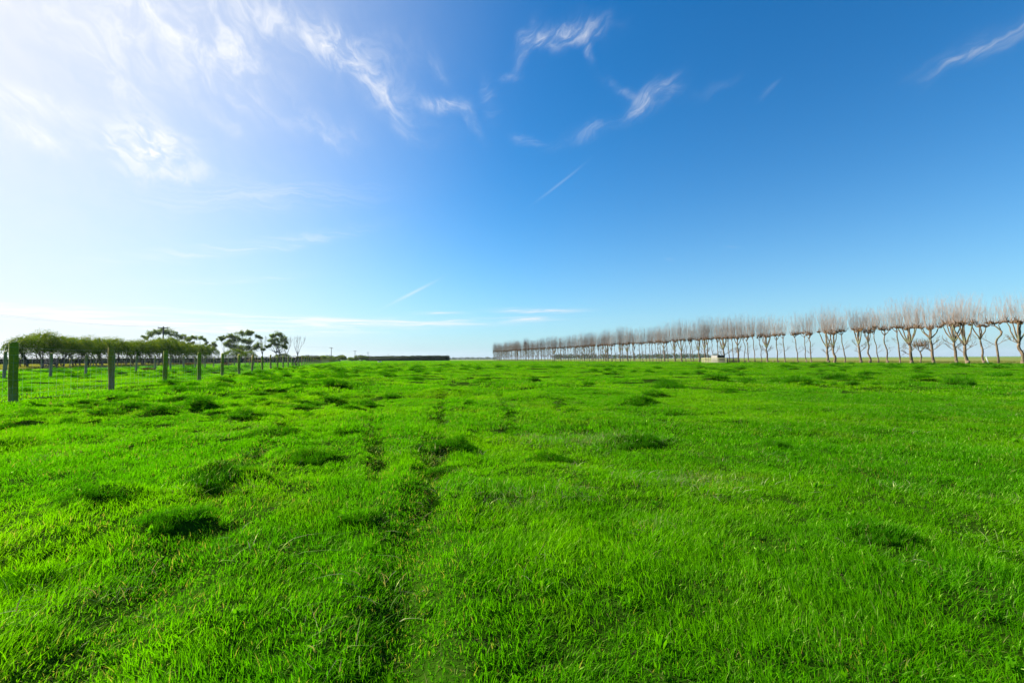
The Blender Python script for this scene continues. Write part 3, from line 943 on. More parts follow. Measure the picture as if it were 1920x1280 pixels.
def pollard(kind, seed):
    """row runs along local Y; trunks lean along +Y. Returns meshes for trunk, head and shoots"""
    r = np.random.default_rng(seed)
    T, Hd, S = MB(), MB(), MB()
    SH = 4.95 + r.uniform(-.12, .12)
    lean = r.uniform(.25, .62)
    stout = kind == 'stout'
    r0 = {'slim': r.uniform(.064, .092), 'medium': r.uniform(.095, .12), 'stout': r.uniform(.135, .185), 'crooked': .10, 'bushy': .09, 'sprouty': r.uniform(.07, .095)}[kind]
    heads = []
    def limb(p0, p1, ra, rb, wob=.10, n=7, dest=T, k=7):
        pts = bent(p0, p1, n, wob, r)
        dest.tube(pts, np.linspace(ra, rb, n), k)
        return pts
    def spray(p, direc, L, rad, depth=0):
        """a low side branch, forking into twigs"""
        d = np.array(direc, float); d /= np.linalg.norm(d)
        e = np.array(p) + d * L + np.array([0, 0, L * .15])
        pts = bent(p, e, 5, L * .06, r)
        T.tube(pts, np.linspace(rad, rad * .5, 5), 4 if depth == 0 else 3)
        if depth < 2:
            for _ in range(5 if depth == 0 else 4):
                q = pts[r.integers(2, 5)]
                nd = d + r.normal(0, .55, 3) + np.array([0, 0, .35])
                spray(q, nd, L * r.uniform(.45, .75), rad * .5, depth + 1)
    top_z = SH
    if kind == 'bushy':
        fork = 1.5
        limb((0, 0, -.2), (0, .1, fork), r0, r0 * .85, .04)
        for a in np.linspace(0, 2 * PI, 6)[:-1]:
            spray((0, .1, fork), (math.cos(a) * .5, math.sin(a) * .9, .8), 1.1, .055)
        for _ in range(5):
            a = r.uniform(0, 2 * PI)
            heads.append((np.array([.3 * math.cos(a), .1 + .6 * math.sin(a), fork + .9]), .5))
    elif kind == 'crooked':
        p = [(0, 0, -.2), (0, .05, 1.2), (0, .16, 2.6), (0, .05, 3.0), (-.05, -.30, 3.5), (0, -.38, 3.85), (0, -.05, 4.3), (0, .22, 4.6), (0, .28, SH)]
        T.tube(p, np.linspace(r0 * 1.15, r0 * .62, len(p)), 7)
        heads += [(np.array(p[-1]), 1.0), (np.array([.05, -.30, SH - .05]), .6), (np.array([0, .75, SH]), .7)]
        limb(p[4], heads[1][0], .05, .04); limb(p[-2], heads[2][0], .05, .04)
        for a in (1, -1): spray((0, .1, 2.2), (.2, a, .6), 1.0, .03)
    else:
        fork = {'slim': SH - r.uniform(.55, .95), 'sprouty': SH - r.uniform(.7, 1.1), 'medium': r.uniform(2.9, 3.7), 'stout': r.uniform(2.2, 3.5)}[kind]
        tp = np.array([r.normal(0, .05), lean * fork / SH, fork])
        pts = limb((0, 0, -.2), tp, r0 * 1.12, r0 * .8, .07 if not stout else .05, 9, k=9)
        T.tube([(0, 0, -.2), (0, 0, .12), (0, .01, .4)], (r0 * 1.32, r0 * 1.2, r0 * 1.06), 9)      # root flare
        span = {'slim': .72, 'sprouty': .85, 'medium': 1.0, 'stout': 1.3}[kind]
        nl = {'slim': r.integers(2, 4), 'sprouty': r.integers(2, 4), 'medium': r.integers(3, 5), 'stout': r.integers(4, 7)}[kind]
        for i_ in range(nl):
            off = (-span + 2 * span * (i_ + .5) / nl) + r.normal(0, .1)
            e = np.array([r.normal(0, .18), tp[1] + off * (1 if kind == 'slim' else 1.0) + .1, SH + r.normal(0, .14)])
            bulge = np.array([0, off * .35, (SH - fork) * .2])
            mid = (tp + e) / 2 + bulge * .5 - np.array([0, 0, .1 * abs(off)])
            ra = r0 * (.70 if nl < 4 else .55) * r.uniform(.85, 1.1)
            p3 = bent(tp, mid, 4, .04, r); p4 = bent(mid, e, 4, .04, r)
            pp = np.vstack([p3, p4[1:]])
            T.tube(pp, np.linspace(ra, ra * .62, len(pp)), 6)
            heads.append((e, 1.0 if stout else .8))
        e = np.array([r.normal(0, .06), tp[1] + r.normal(0, .1), SH])
        limb(tp, e, r0 * .72, r0 * .6, .04)
        heads.append((e, 1.15))
        if kind == 'sprouty':                            # never trimmed below: twigs all the way up the trunk
            for _ in range(20):
                z = r.uniform(1.0, 4.2); q = pts[np.argmin(np.abs(pts[:, 2] - z))]
                spray(q, (r.normal(0, .5), r.choice([-1, 1]) * 1.0, r.uniform(.3, 1.0)), r.uniform(.6, 1.05), r.uniform(.018, .028))
        elif stout:
            for _ in range(r.integers(2, 5)):
                z = r.uniform(1.1, 2.6); q = pts[np.argmin(np.abs(pts[:, 2] - z))]
                spray(q, (r.normal(0, .35), r.choice([-1, 1]) * 1.0, r.uniform(.35, .9)), r.uniform(.7, 1.1), r.uniform(.035, .06))
        else:
            for _ in range(r.integers(2, 5)):
                z = r.uniform(1.2, 3.2); q = pts[np.argmin(np.abs(pts[:, 2] - z))]
                spray(q, (r.normal(0, .3), r.choice([-1, 1]) * 1.0, r.uniform(.3, .8)), r.uniform(.45, .8), r.uniform(.014, .024))
    # knuckled heads, cut flat year after year, with short brown spurs
    for (hp, w) in heads:
        for _ in range(int(7 * w) + 3):
            a = r.uniform(0, 2 * PI); L = r.uniform(.12, .42) * w
            e = hp + np.array([math.cos(a) * L * .6, math.sin(a) * L * 1.1, r.uniform(-.06, .16)])
            pts = bent(hp - np.array([0, 0, .10]), e, 4, .035, r)
            Hd.tube(pts, np.array([.055, .05, .055, .03]) * (.7 + .6 * w), 5)
            for _ in range(5):
                d = r.normal(0, 1, 3); d[2] = abs(d[2]) * .9 + .2; d /= np.linalg.norm(d)
                q = pts[r.integers(1, 4)]
                Hd.tube([q, q + d * r.uniform(.1, .32)], (.014, .007), 3)
        for _ in range(2 + int(3 * w)):                 # thick spurs carry the shoots up and out
            q = hp + np.array([r.normal(0, .10), r.normal(0, .2), 0])
            e = q + np.array([r.normal(0, .12), (q[1] - hp[1]) * .6 + r.normal(0, .15), r.uniform(.25, .8)])
            Hd.tube(bent(q, e, 4, .03, r), np.array([.038, .03, .024, .014]), 4)
        # long upright shoots
        ns = int((19 if stout else 18) * w) + 3
        for _ in range(ns):
            q = hp + np.array([r.normal(0, .26), r.normal(0, .50), r.uniform(-.04, .12)])
            L = r.uniform(1.2, 3.3) * (1 if kind != 'bushy' else .35) * (1.08 if stout else .95)
            dirn = np.array([r.normal(0, .10) + (q[0] - hp[0]) * .3, r.normal(0, .10) + (q[1] - hp[1]) * .35, 1.0])
            n = 5
            t = np.linspace(0, 1, n)
            pts = q + dirn * L * t[:, None] + np.cumsum(r.normal(0, .018, (n, 3)), 0)
            ra = r.uniform(.0075, .0155)
            S.tube(pts, ra * (1 - .78 * t), 3, False)
            for _ in range(r.integers(3, 7)):
                k_ = r.integers(1, n - 1); f = r.uniform()
                s0 = pts[k_] * (1 - f) + pts[k_ + 1] * f
                l2 = L * r.uniform(.14, .34) * (1 - .5 * k_ / n)
                a = r.uniform(0, 2 * PI)
                e = s0 + np.array([math.cos(a) * .28, math.sin(a) * .28, .95]) * l2
                S.tube([s0, (s0 + e) / 2 + np.array([math.cos(a), math.sin(a), 0]) * .05 * l2, e], (.0048, .004, .0024), 3, False)
    return (T.mesh('trunk', M_bark), Hd.mesh('head', M_head), S.mesh('shoots', M_shoot))


KINDS = {'slim': [pollard('slim', 200 + i_) for i_ in range(7)], 'medium': [pollard('medium', 230 + i_) for i_ in range(4)],
         'stout': [pollard('stout', 260 + i_) for i_ in range(6)], 'sprouty': [pollard('sprouty', 310 + i_) for i_ in range(5)], 'crooked': [pollard('crooked', 290)], 'bushy': [pollard('bushy', 295)]}
near = [(1917, 'stout'), (1870, 'crooked'), (1843, 'medium'), (1817, 'stout'), (1791.6, 'stout'), (1750, 'stout'), (1728, 'bushy'), (1707, 'stout'),
        (1686, 'slim'), (1667, 'slim'), (1649, 'slim'), (1631, 'medium'), (1614.5, 'stout'), (1583, 'slim'), (1567, 'stout'), (1552, 'stout'),
        (1523, 'slim'), (1511, 'slim'), (1497.5, 'slim'), (1474, 'slim'), (1461, 'slim'), (1438, 'stout'), (1427, 'slim'), (1416, 'slim'), (1406, 'slim'),
        (1396, 'slim'), (1386, 'stout'), (1377, 'slim'), (1367, 'slim'), (1358, 'stout'), (1348, 'slim'), (1338, 'slim'), (1331, 'medium'), (1322, 'stout'),
        (1310, 'stout'), (1301, 'slim'), (1295, 'slim'), (1287, 'slim'), (1280, 'stout'), (1266, 'stout'), (1253, 'slim'), (1247.5, 'stout'), (1241, 'slim'),
        (1235, 'slim'), (1230, 'slim'), (1223, 'slim'), (1218, 'slim'), (1213.5, 'slim'), (1207, 'slim'), (1201, 'slim'), (1192, 'medium'), (1187, 'slim'),
        (1182, 'slim'), (1177, 'stout'), (1167, 'medium'), (1162.5, 'stout'), (1154, 'slim'), (1148, 'medium'), (1141, 'stout')]
lead = {0: 'broad pollard cut off by the right edge of the photo, last of the row', 1: 'thin crooked pollard with a kinked top just right of the white stake',
        2: 'medium pollard just left of the white stake', 3: 'broad pollard with low side branches, second tree left of the white stake',
        4: 'stout pollard with a thick leaning trunk, third tree left of the white stake', 5: 'stout forked pollard just right of the short bushy tree',
        6: 'short bushy tree without tall trunk, reaching only half the row height', 7: 'stout pollard with low spreading branches just left of the short bushy tree'}
adj = {'slim': 'slim bare pollard', 'stout': 'stout branching pollard', 'medium': 'medium forked pollard'}
RZ = math.atan2(ROWDIR.y, ROWDIR.x) - PI / 2
rr_ = random.Random(3)
spots = []
for i_, (u, kd) in enumerate(near):
    bb = bear(u, 680)
    y = ROWA / (bb + SL)
    if i_ in lead: lb = lead[i_]
    elif i_ < 22:
        lb = f"{adj[kd]}, {ORD[i_ - 7]} tree left of the half-height bushy tree"
    elif u > 1325:
        lb = f"{adj[kd]}, {ORD[i_ - 21]} tree left of the lone stout pollard beyond the wide gap"
    else:
        lb = f"{adj[kd]}, {ORD[i_ - 33]} tree left of the one at the cream rail's left end" if i_ > 33 else f"{adj[kd]} rising over the left end of the cream stock rail"
    spots.append((y, kd, lb, 'pollards of the long bare row'))
y = spots[-1][0]
while y < 246:
    y += rr_.uniform(1.15, 1.75)
    kd = rr_.choice(['sprouty'] * 6 + ['slim', 'medium', 'stout'])
    spots.append((y, kd, 'bare pollard in the crowded far stretch of the long row', 'crowded pollards of the far stretch'))
cnt = {}
for (y, kd, lb, grp) in spots:
    x = ROWA - SL * y + rr_.uniform(-.2, .2)
    root = empty('pollard_tree', (x, y, min(0.0, h1(x, y))), RZ + rr_.gauss(0, .16))
    s_ = rr_.uniform(.975, 1.03)
    root.scale = (s_ * rr_.choice((-1, 1)), s_, s_)
    tag(root, lb, 'tree', grp)
    cnt[kd] = cnt.get(kd, rr_.randrange(7)) + 1
    tm, hm, sm = KINDS[kd][cnt[kd] % len(KINDS[kd])]
    inst('trunk', tm, root); inst('crown', hm, root)
    o = inst('shoots', sm, root); k_ = (1.06 + .34 * float(sstep(60, 105, y))) * (.84 + .32 * float(vn(y / 7., 3.3, 12)) + rr_.uniform(-.07, .07)); o.scale = (1, 1, k_); o.location = (0, 0, 4.9 * (1 - k_))

# dark clump in the twigs near the far end
d_ = 203; x, y = ROWA - SL * d_, d_
b = MB(); r = np.random.default_rng(8)
for _ in range(160):
    c_ = r.normal(0, .16, 3) * np.array([1, 1, 1.2]); d = r.normal(0, 1, 3); d /= np.linalg.norm(d)
    b.tube([c_ - d * .28, c_, c_ + d * .28], (.01, .016, .01), 3)
o = b.build('bird_nest', M_dark); o.location = (x, y, 7.95)
tag(o, 'small dark clump of sticks high in the twigs near the far end of the row', 'nest')

# ------------------------------------------------------------------ generic trees
def grow(b, p, d, L, rad, depth, r, tips, spread=.6, up=.25, nch=(2, 4), shrink=(.6, .82), k0=7, curve=.12, minrad=.006):
    d = np.array(d, float); d /= np.linalg.norm(d)
    n = 5
    pts = [np.array(p, float)]; dd = d.copy()
    for _ in range(n - 1):
        dd = dd + r.normal(0, curve, 3) + np.array([0, 0, up * .12]); dd /= np.linalg.norm(dd)
        pts.append(pts[-1] + dd * L / (n - 1))
    pts = np.array(pts)
    r1_ = max(rad * .62, minrad)
    b.tube(pts, np.linspace(rad, r1_, n), max(3, k0), False)
    if depth == 0:
        tips.append(pts[-1]); return
    for _ in range(r.integers(nch[0], nch[1] + 1)):
        nd = dd + r.normal(0, spread, 3) + np.array([0, 0, up])
        grow(b, pts[-1] if r.uniform() < .6 else pts[r.integers(2, n)], nd, L * r.uniform(*shrink), r1_ * r.uniform(.6, .9), depth - 1, r, tips, spread, up, nch, shrink, max(3, k0 - 2), curve, minrad)


def clump_leaves(b, centres, radii, per, size, r, squash=.6, keep=None):
    for c_, rd in zip(centres, radii):
        n = int(per * r.uniform(.7, 1.2))
        v = r.normal(size=(n, 3)); v /= np.linalg.norm(v, axis=1)[:, None]
        v *= ((r.uniform(0, 1, n) ** .45) * np.where(r.uniform(0, 1, n) < .2, 1.5, 1.0))[:, None] * rd
        v[:, 2] *= squash
        b.leaves(np.array(c_) + v, size, r, tint=np.clip(r.normal(.45, .2, n) + .25 * v[:, 2] / rd, 0, .94 if r.uniform() < .9 else 1))


# wind-shorn row: many thin stems spreading from the foot, one thin flat roof of leaf
def shorn(seed, hgt=4.25, half=3.1, nstem=6):
    r = np.random.default_rng(seed)
    W, L = MB(), MB()
    cen = []
    for i_ in range(nstem):
        a = r.uniform(0, 2 * PI); rr = half * r.uniform(.25, .85)
        p0 = np.array([r.normal(0, .25), r.normal(0, .25), -.15])
        e = np.array([math.cos(a) * rr, math.sin(a) * rr * .75, hgt * r.uniform(.58, .72)])
        mid = p0 * .5 + e * .5 + np.array([0, 0, .25])
        pts = np.vstack([bent(p0, mid, 5, .09, r), bent(mid, e, 5, .09, r)[1:]])
        W.tube(pts, np.linspace(r.uniform(.07, .12), .035, len(pts)), 6)
        for _ in range(7):
            k_ = r.integers(4, len(pts)); q = pts[k_]
            f = q + np.array([r.normal(0, .75), r.normal(0, .6), r.uniform(.25, .95)])
            f[2] = min(f[2], hgt * .90)
            pp = bent(q, f, 4, .06, r)
            W.tube(pp, np.linspace(.03, .012, 4), 4)
            cen.append(f)
            for _ in range(3):
                g = f + np.array([r.normal(0, .5), r.normal(0, .4), r.uniform(.05, .5)])
                W.tube([f, (f + g) / 2 + r.normal(0, .03, 3), g], (.012, .009, .005), 3)
                cen.append(g)
    # leaf: a thin lens whose top is swept smooth by the wind, uneven below
    n = 6800
    x = r.uniform(-1, 1, n); y = r.uniform(-1, 1, n)
    q2 = x * x + y * y; k = q2 < 1; x, y, q2 = x[k], y[k], q2[k]
    X, Y = x * half * 1.05, y * half * .85
    top = hgt * (1 - .36 * q2 ** 1.1) + .75 * (vn(X / .7 + seed, Y / .7, 9) - .5)
    thick = .30 + 1.75 * vn(X / .8 + 50, Y / .8 + seed, 19) ** 1.5 * (1 - .35 * q2)
    Z = top - thick * r.uniform(0, 1, len(X)) ** 1.2
    gap = vn(X / .55 + seed * 3, Y / .55, 29) + .5 * vn(X / .2, Y / .2, 39)
    k = (gap > .60) | (r.uniform(0, 1, len(X)) < .22)
    X, Y, Z, top = X[k], Y[k], Z[k], top[k]
    new = np.clip(1 - (top - Z) / .35, 0, 1)                   # yellower towards the top: backlight put into the leaf colour
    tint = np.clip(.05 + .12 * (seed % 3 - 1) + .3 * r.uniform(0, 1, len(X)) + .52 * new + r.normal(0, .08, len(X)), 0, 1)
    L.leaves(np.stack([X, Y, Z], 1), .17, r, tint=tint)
    kx = r.uniform(0, 1, 700)                                   # wisps standing above the roof
    a = r.uniform(0, 2 * PI, 700); rr = np.sqrt(r.uniform(0, 1, 700)) * 1.02
    X, Y = rr * np.cos(a) * half, rr * np.sin(a) * half * .8
    Z = hgt * (1 - .30 * (rr ** 2) ** 1.3) + .75 * kx * vn(X / .35, Y / .35, 49)
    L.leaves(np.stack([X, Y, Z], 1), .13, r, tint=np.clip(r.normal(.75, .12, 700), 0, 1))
    cen = np.array(cen)
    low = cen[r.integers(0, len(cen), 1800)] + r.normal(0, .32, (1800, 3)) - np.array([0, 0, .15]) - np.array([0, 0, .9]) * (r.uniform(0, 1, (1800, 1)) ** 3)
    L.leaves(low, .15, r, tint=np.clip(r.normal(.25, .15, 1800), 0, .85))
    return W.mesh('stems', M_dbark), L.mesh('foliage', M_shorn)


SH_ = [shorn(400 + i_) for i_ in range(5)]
shorn_u = [(52, 1.03), (84, 1.05), (114, 1.06), (142, 1.02), (168, 1.04), (192, 1.05), (214, 1.07), (234, 1.0), (252, 1.04), (270, 1.0), (286, 1.06), (301, 1.1), (315, 1.12),
           (329, 1.14), (342, 1.14), (355, 1.15), (367, 1.12), (379, 1.1), (392, 1.04)]
for i_, (u, s_) in enumerate(shorn_u):
    bb = bear(u, 688)
    y = 40.0 / (-bb - SL); x = bb * y
    root = empty('shorn_tree', (x, y, 0), rr_.uniform(-.3, .3) + RZ + PI / 2 * 1)
    root.scale = (rr_.uniform(.74, 1.02), rr_.uniform(.8, 1.05), s_ * (.96 + .0015 * y) * rr_.uniform(.86, 1.07))
    lb = ('wind-shorn tree at the left end of the row, leaning beside the dark slatted gate' if i_ == 0 else
          'wind-shorn flat-topped tree at the right end of the unbroken row' if i_ == len(shorn_u) - 1 else
          f'wind-shorn flat-topped tree, {ORD[i_]} from the left end of the row')
    tag(root, lb, 'tree', 'wind-shorn trees in a row')
    st, fo = SH_[i_ % 5]
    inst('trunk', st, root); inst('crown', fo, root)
for (u, yy, s_, wd, lb) in ((440, 160, 1.14, 1.15, 'wind-shorn orange-tipped tree standing alone before the biggest gum tree'), (466, 178, 1.05, 1.0, 'wind-shorn green tree right beside the orange-tipped one'),
                            (530, 205, .92, 1.15, 'small wind-shorn tree under the upright gum tree, last of its kind to the right')):
    x = bear(u) * yy
    root = empty('shorn_tree', (x, yy, 0), .4); root.scale = (wd, wd, s_)
    tag(root, lb, 'tree', 'wind-shorn trees in a row')
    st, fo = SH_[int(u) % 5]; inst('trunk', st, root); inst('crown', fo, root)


def gum(label, u, d, H_, crown, seed, trunks=1, leaf=.36, per=150, wide=.0):
    """eucalypt: CROWN lists leaf masses (x, z, radius) in metres from the foot, seen across the paddock"""
    r = np.random.default_rng(seed)
    x = bear(u) * d
    root = empty('gum_tree', (x, d, 0), math.atan2(-x, d) * 1.0)
    tag(root, label, 'tree')
    T, L = MB(), MB()
    for t_ in range(trunks):
        bx = (t_ - (trunks - 1) / 2) * 1.2
        fork = np.array([bx * 1.3, 0, H_ * r.uniform(.30, .4)])
        T.tube(bent((bx, 0, -.2), fork, 6, .15, r), np.linspace(.42, .30, 6) / (1 + .35 * (trunks - 1)), 8)
        for (cx, cz, rd) in crown[t_::trunks]:
            cy = r.normal(0, rd * .5)
            mid = fork * .45 + np.array([cx, cy, cz - rd * .6]) * .55 + np.array([0, 0, -.3])
            pts = np.vstack([bent(fork, mid, 4, .2, r), bent(mid, (cx, cy, cz - .1), 4, .2, r)[1:]])
            T.tube(pts, np.linspace(.17, .05, len(pts)), 5)
            m = int(5 + rd * 4)
            cs = []
            for _ in range(m):
                v = r.normal(size=3); v /= np.linalg.norm(v); v *= rd * r.uniform(.35, 1.0); v[2] *= .8
                c_ = np.array([cx, cy, cz]) + v
                T.tube(bent((cx, cy, cz - .2), c_, 3, .08, r), (.045, .03, .015), 3)
                cs.append(c_)
            clump_leaves(L, cs, [rd * r.uniform(.34, .70) for _ in cs], int(per * .62), leaf, r, .85)
    T.build('trunk', M_gbark, root); L.build('crown', M_gum, root)
    return root


px = 200 / F_PX
def crown_from(u0, pts, yb, k=px): return [((u - u0) * k, (yb - v) * k, rd * k) for (u, v, rd) in pts]
gum('wide umbrella-shaped gum tree behind the wind-shorn row, beside the tall power pole', 312, 200, 14.5,
    crown_from(312, [(281, 630, 6), (288, 624, 7), (297, 620, 7), (305, 618.5, 7), (315, 618, 8), (324, 623, 7), (334, 628, 7), (343, 631, 6), (322, 634, 8), (330, 639, 8), (300, 636, 6), (312, 640, 8), (295, 645, 6), (340, 642, 7)], 677), 51)
gum('low thin-crowned gum tree between the umbrella gum and the biggest gum', 376, 200, 11,
    crown_from(376, [(358, 634, 5), (365, 631, 6), (374, 630, 6), (382, 634, 5), (396, 641, 5), (390, 645, 4), (398, 646, 4), (362, 641, 4), (384, 641, 4)], 677), 52, per=110)
gum('biggest dark gum tree with a broad lumpy crown, right of the wind-shorn row', 452, 200, 13.5,
    crown_from(452, [(418, 634, 5), (424, 631, 5), (432, 628, 6), (440, 627, 7), (453, 622, 7), (460, 620, 7), (468, 622, 6), (479, 627, 4.5), (484, 631, 4), (435, 639, 8), (446, 634, 8), (456, 637, 8), (466, 636, 7), (440, 648, 8),
                       (452, 649, 9), (464, 650, 8), (474, 649, 7), (481, 645, 6), (487, 651, 5), (428, 642, 6)], 677), 53, per=150)
gum('upright gum tree with a narrow two-tiered crown and bare lower stems', 521, 205, 13,
    crown_from(521, [(518, 624, 6), (511, 628, 6), (526, 626, 6), (533, 632, 5), (509, 636, 6), (519, 635, 7), (528, 636, 6), (503, 648, 4), (508, 646, 4), (520, 645, 6), (530, 646, 5), (513, 641, 5), (535, 640, 4), (534, 650, 4)], 677, 205 / F_PX), 54, trunks=2, per=130)


def bare(label, u, d, H_, seed, spread=.42, up=.55, name='bare_tree', depth=5, mat=None, width=1.0):
    r = np.random.default_rng(seed)
    x = bear(u) * d
    root = empty(name, (x, d, 0)); tag(root, label, 'tree')
    T, Cw = MB(), MB(); tips = []
    T.tube(bent((0, 0, -.2), (0, 0, H_ * .27), 5, .06, r), np.linspace(.26, .2, 5), 8)
    for i_ in range(4):
        a = i_ * 1.57 + r.uniform(-.4, .4)
        grow(Cw, (0, 0, H_ * .26), (math.cos(a) * .38 * width, math.sin(a) * .38 * width, 1), H_ * .26, .12, depth - 1, r, tips, spread, up, (2, 3), (.6, .8), 5, .08, .012)
    T.build('trunk', M_twig, root); Cw.build('crown', mat or M_twig, root)


bare('leafless spreading tree just left of the biggest gum', 423, 205, 11.5, 61, .4, .5, width=1.4)
bare('tall slender leafless tree just right of the biggest gum', 492, 205, 12, 62, .26, .9, width=.5)
bare('leafless tree half hidden behind the upright gum', 537, 215, 12.5, 63, .3, .8)
bare('leafless vase-shaped tree standing clear right of the upright gum', 558, 205, 12.0, 64, .30, .8, width=1.1)
bare('rounded leafless tree standing just above the far end of the pollard row', 947, 300, 12.5, 65, .55, .35, width=1.4, mat=M_shoot)

bare('bushy leafless tree closing the far end of the pollard row', 938, 252, 9.5, 66, .5, .35, width=1.7, mat=M_shoot)

# bushes and hedges
def bush(name, label, u, d, w, h_, mat, seed, n=2600, leaf=None, lumps=14, cat='bush'):
    r = np.random.default_rng(seed)
    x = bear(u) * d
    root = empty(name, (x, d, 0)); tag(root, label, cat)
    S, L = MB(), MB()
    for _ in range(7):
        e = (r.normal(0, w * .2), r.normal(0, w * .18), h_ * r.uniform(.5, .8))
        S.tube(bent((r.normal(0, .1), r.normal(0, .1), -.1), e, 5, .05 * w, r), np.linspace(.03 * h_ + .01, .01 * h_ + .004, 5), 5)
    leaf = leaf or max(.1, w * .055)
    for i_ in range(lumps):
        a = r.uniform(0, 2 * PI); q = math.sqrt(r.uniform()) * .38
        c_ = np.array([math.cos(a) * q * w, math.sin(a) * q * w, h_ * (.30 + .42 * r.uniform() * (1 - q * q * 2.2))])
        m = n // lumps
        v = r.normal(size=(m, 3)); v /= np.linalg.norm(v, axis=1)[:, None]; v *= (r.uniform(0, 1, m) ** .4)[:, None]
        v *= np.array([.21 * w, .21 * w, .24 * h_])
        L.leaves(np.maximum(c_ + v, [-99, -99, .02]), leaf, r, tint=np.clip(r.normal(.4, .22, m) + .18 * r.normal(), 0, 1))
    S.build('stems', M_dbark, root); L.build('foliage', mat, root)


bush('round_bush', 'dense dark bush at the foot of the vase-shaped leafless tree', 568, 205, 5.6, 3.6, M_gum, 71)
bush('round_bush', 'round olive green bush right of the crossarm power pole', 637, 300, 9.0, 5.6, M_olive, 72, 3600)
bush('round_bush', 'low dark bush left of the power pole behind the bushes', 660, 330, 8.0, 3.6, M_gum, 73)
bush('round_bush', 'olive topped bush touching the left end of the long dark hedge', 677, 330, 10.5, 5.0, M_olive, 74, 3200)
bush('round_bush', 'dark bush between the grey hedge and the crossarm power pole', 612, 280, 9.0, 4.4, M_gum, 75)
bush('brown_bush', 'reddish-brown bush under the orange-tipped wind-shorn tree', 470, 150, 2.6, 1.7, M_brown, 76, 1400)
bush('brown_bush', 'reddish-brown bush right of its twin, low and wide', 487, 150, 3.4, 1.5, M_brown, 77, 1400)
bush('brush_heap', 'brown brush heap beside a grey post of the middle fence', 281, 36.5, 1.05, .42, M_brown, 78, 900, .09, cat='brush heap')
bush('brush_heap', 'brown brush heap lying at the foot of the wind-shorn row, left of its twin', 358, 72, 2.0, .8, M_brown, 79, 1000, .1, cat='brush heap')
bush('brush_heap', 'dark brown brush heap left of the orange-tipped wind-shorn tree', 427, 76, 1.9, .75, M_brown, 80, 1000, .1, cat='brush heap')


def hedge(label, p0, p1, hgt, wid, mat, seed, leaf=.4, dens=10, rough=.15, name='hedge'):
    r = np.random.default_rng(seed)
    p0, p1 = np.array(p0), np.array(p1); L_ = np.linalg.norm(p1 - p0)
    root = empty(name, (p0[0], p0[1], 0), math.atan2(p1[1] - p0[1], p1[0] - p0[0])); tag(root, label, 'hedge')
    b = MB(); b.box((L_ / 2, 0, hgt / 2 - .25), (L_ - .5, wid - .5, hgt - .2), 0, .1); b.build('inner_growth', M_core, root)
    b = MB()
    def sheet(n, f):
        a, c_ = r.uniform(0, 1, n), r.uniform(0, 1, n)
        v = f(a, c_) + r.normal(0, rough * .45, (n, 3))
        v[:, 2] += rough * (vn(v[:, 0] / 2.2, v[:, 1] / 2, seed) - .5) * 2 * (v[:, 2] / hgt)
        b.leaves(v, leaf, r, tint=np.clip(.40 + .5 * (vn(v[:, 0] / 3, v[:, 2] / 1.2, seed + 1) - .5) + r.normal(0, .2, n), 0, 1))
    area = L_ * hgt
    for s_ in (-1, 1):
        sheet(int(area * dens * (1 if s_ < 0 else .35)), lambda a, c_: np.stack([a * L_, np.full_like(a, s_ * wid / 2), c_ * hgt], 1))
    sheet(int(L_ * wid * dens), lambda a, c_: np.stack([a * L_, (c_ - .5) * wid, np.full_like(a, hgt)], 1))
    for s_ in (0, 1):
        sheet(int(hgt * wid * dens), lambda a, c_: np.stack([np.full_like(a, s_ * L_), (c_ - .5) * wid, a * hgt], 1))
    b.build('foliage', mat, root)


hedge('long dark clipped hedge ending squarely in the middle of the horizon', (bear(688) * 385, 385), (bear(841) * 352, 352), 3.6, 3.2, M_hedge, 91, .55, 14, .34)
hedge('grey-olive clipped hedge along the far side of the field behind the wind-shorn trees', (bear(-260) * 150, 150), (bear(604) * 168, 168), 2.25, 1.8, M_greyhedge, 92, .3, 16, .12)

# far woods, each one mass
def woods(name, label, u0, u1, d, v_top, mat, seed, lumps):
    r = np.random.default_rng(seed); b = MB()
    hmax = (673 - v_top) / F_PX * d + .9
    for i_ in range(lumps):
        u = u0 + (u1 - u0) * (i_ + r.uniform(-.5, .5)) / lumps
        y = d * r.uniform(.94, 1.06); x = bear(u) * y; hh = hmax * r.uniform(.55, 1.0); w = hh * r.uniform(.6, 1.1)
        m = 260
        v = r.normal(size=(m, 3)); v /= np.linalg.norm(v, axis=1)[:, None]; v *= (r.uniform(0, 1, m) ** .35)[:, None]
        c_ = np.array([x, y, hh * .52]) + v * np.array([w, w, hh * .5])
        b.leaves(c_, hh * .16, r, tint=np.clip(r.normal(.45, .2, m), 0, 1))
    tag(b.build(name, mat), label, 'woodland', None, 'stuff')


woods('distant_woodland', 'hazy distant trees on the horizon right of the long dark hedge', 838, 935, 1500, 668.5, M_far, 95, 46)
woods('distant_woodland', 'grey distant trees over the grey hedge left of the round olive bush', 572, 622, 620, 663, M_far, 96, 22)
woods('distant_woodland', 'dim distant trees showing between the trunks of the pollard row', 1040, 1345, 950, 663, M_far, 97, 70)
woods('distant_woodland', 'thin dark line of trees at the edge of the straw plain', 1380, 1960, 2600, 672.2, M_far, 98, 420)
woods('distant_woodland', 'dark low trees behind the far end of the fences', 640, 700, 700, 668, M_far, 99, 20)

# ------------------------------------------------------------------ air between here and the far trees
b = MB(); b.box((0, 0, 24), (7000, 7000, 54))
m, N, out = new_mat('haze')
pv = N.n('ShaderNodeVolumePrincipled'); pv.inputs['Color'].default_value = C(.82, .90, 1.0); pv.inputs['Density'].default_value = .00005
pv.inputs['Anisotropy'].default_value = .3
N.put(out.inputs['Volume'], pv.outputs[0])
o = b.build('haze', m, smooth=False); tag(o, 'thin pale haze in the air over the fields', 'haze', None, 'stuff')

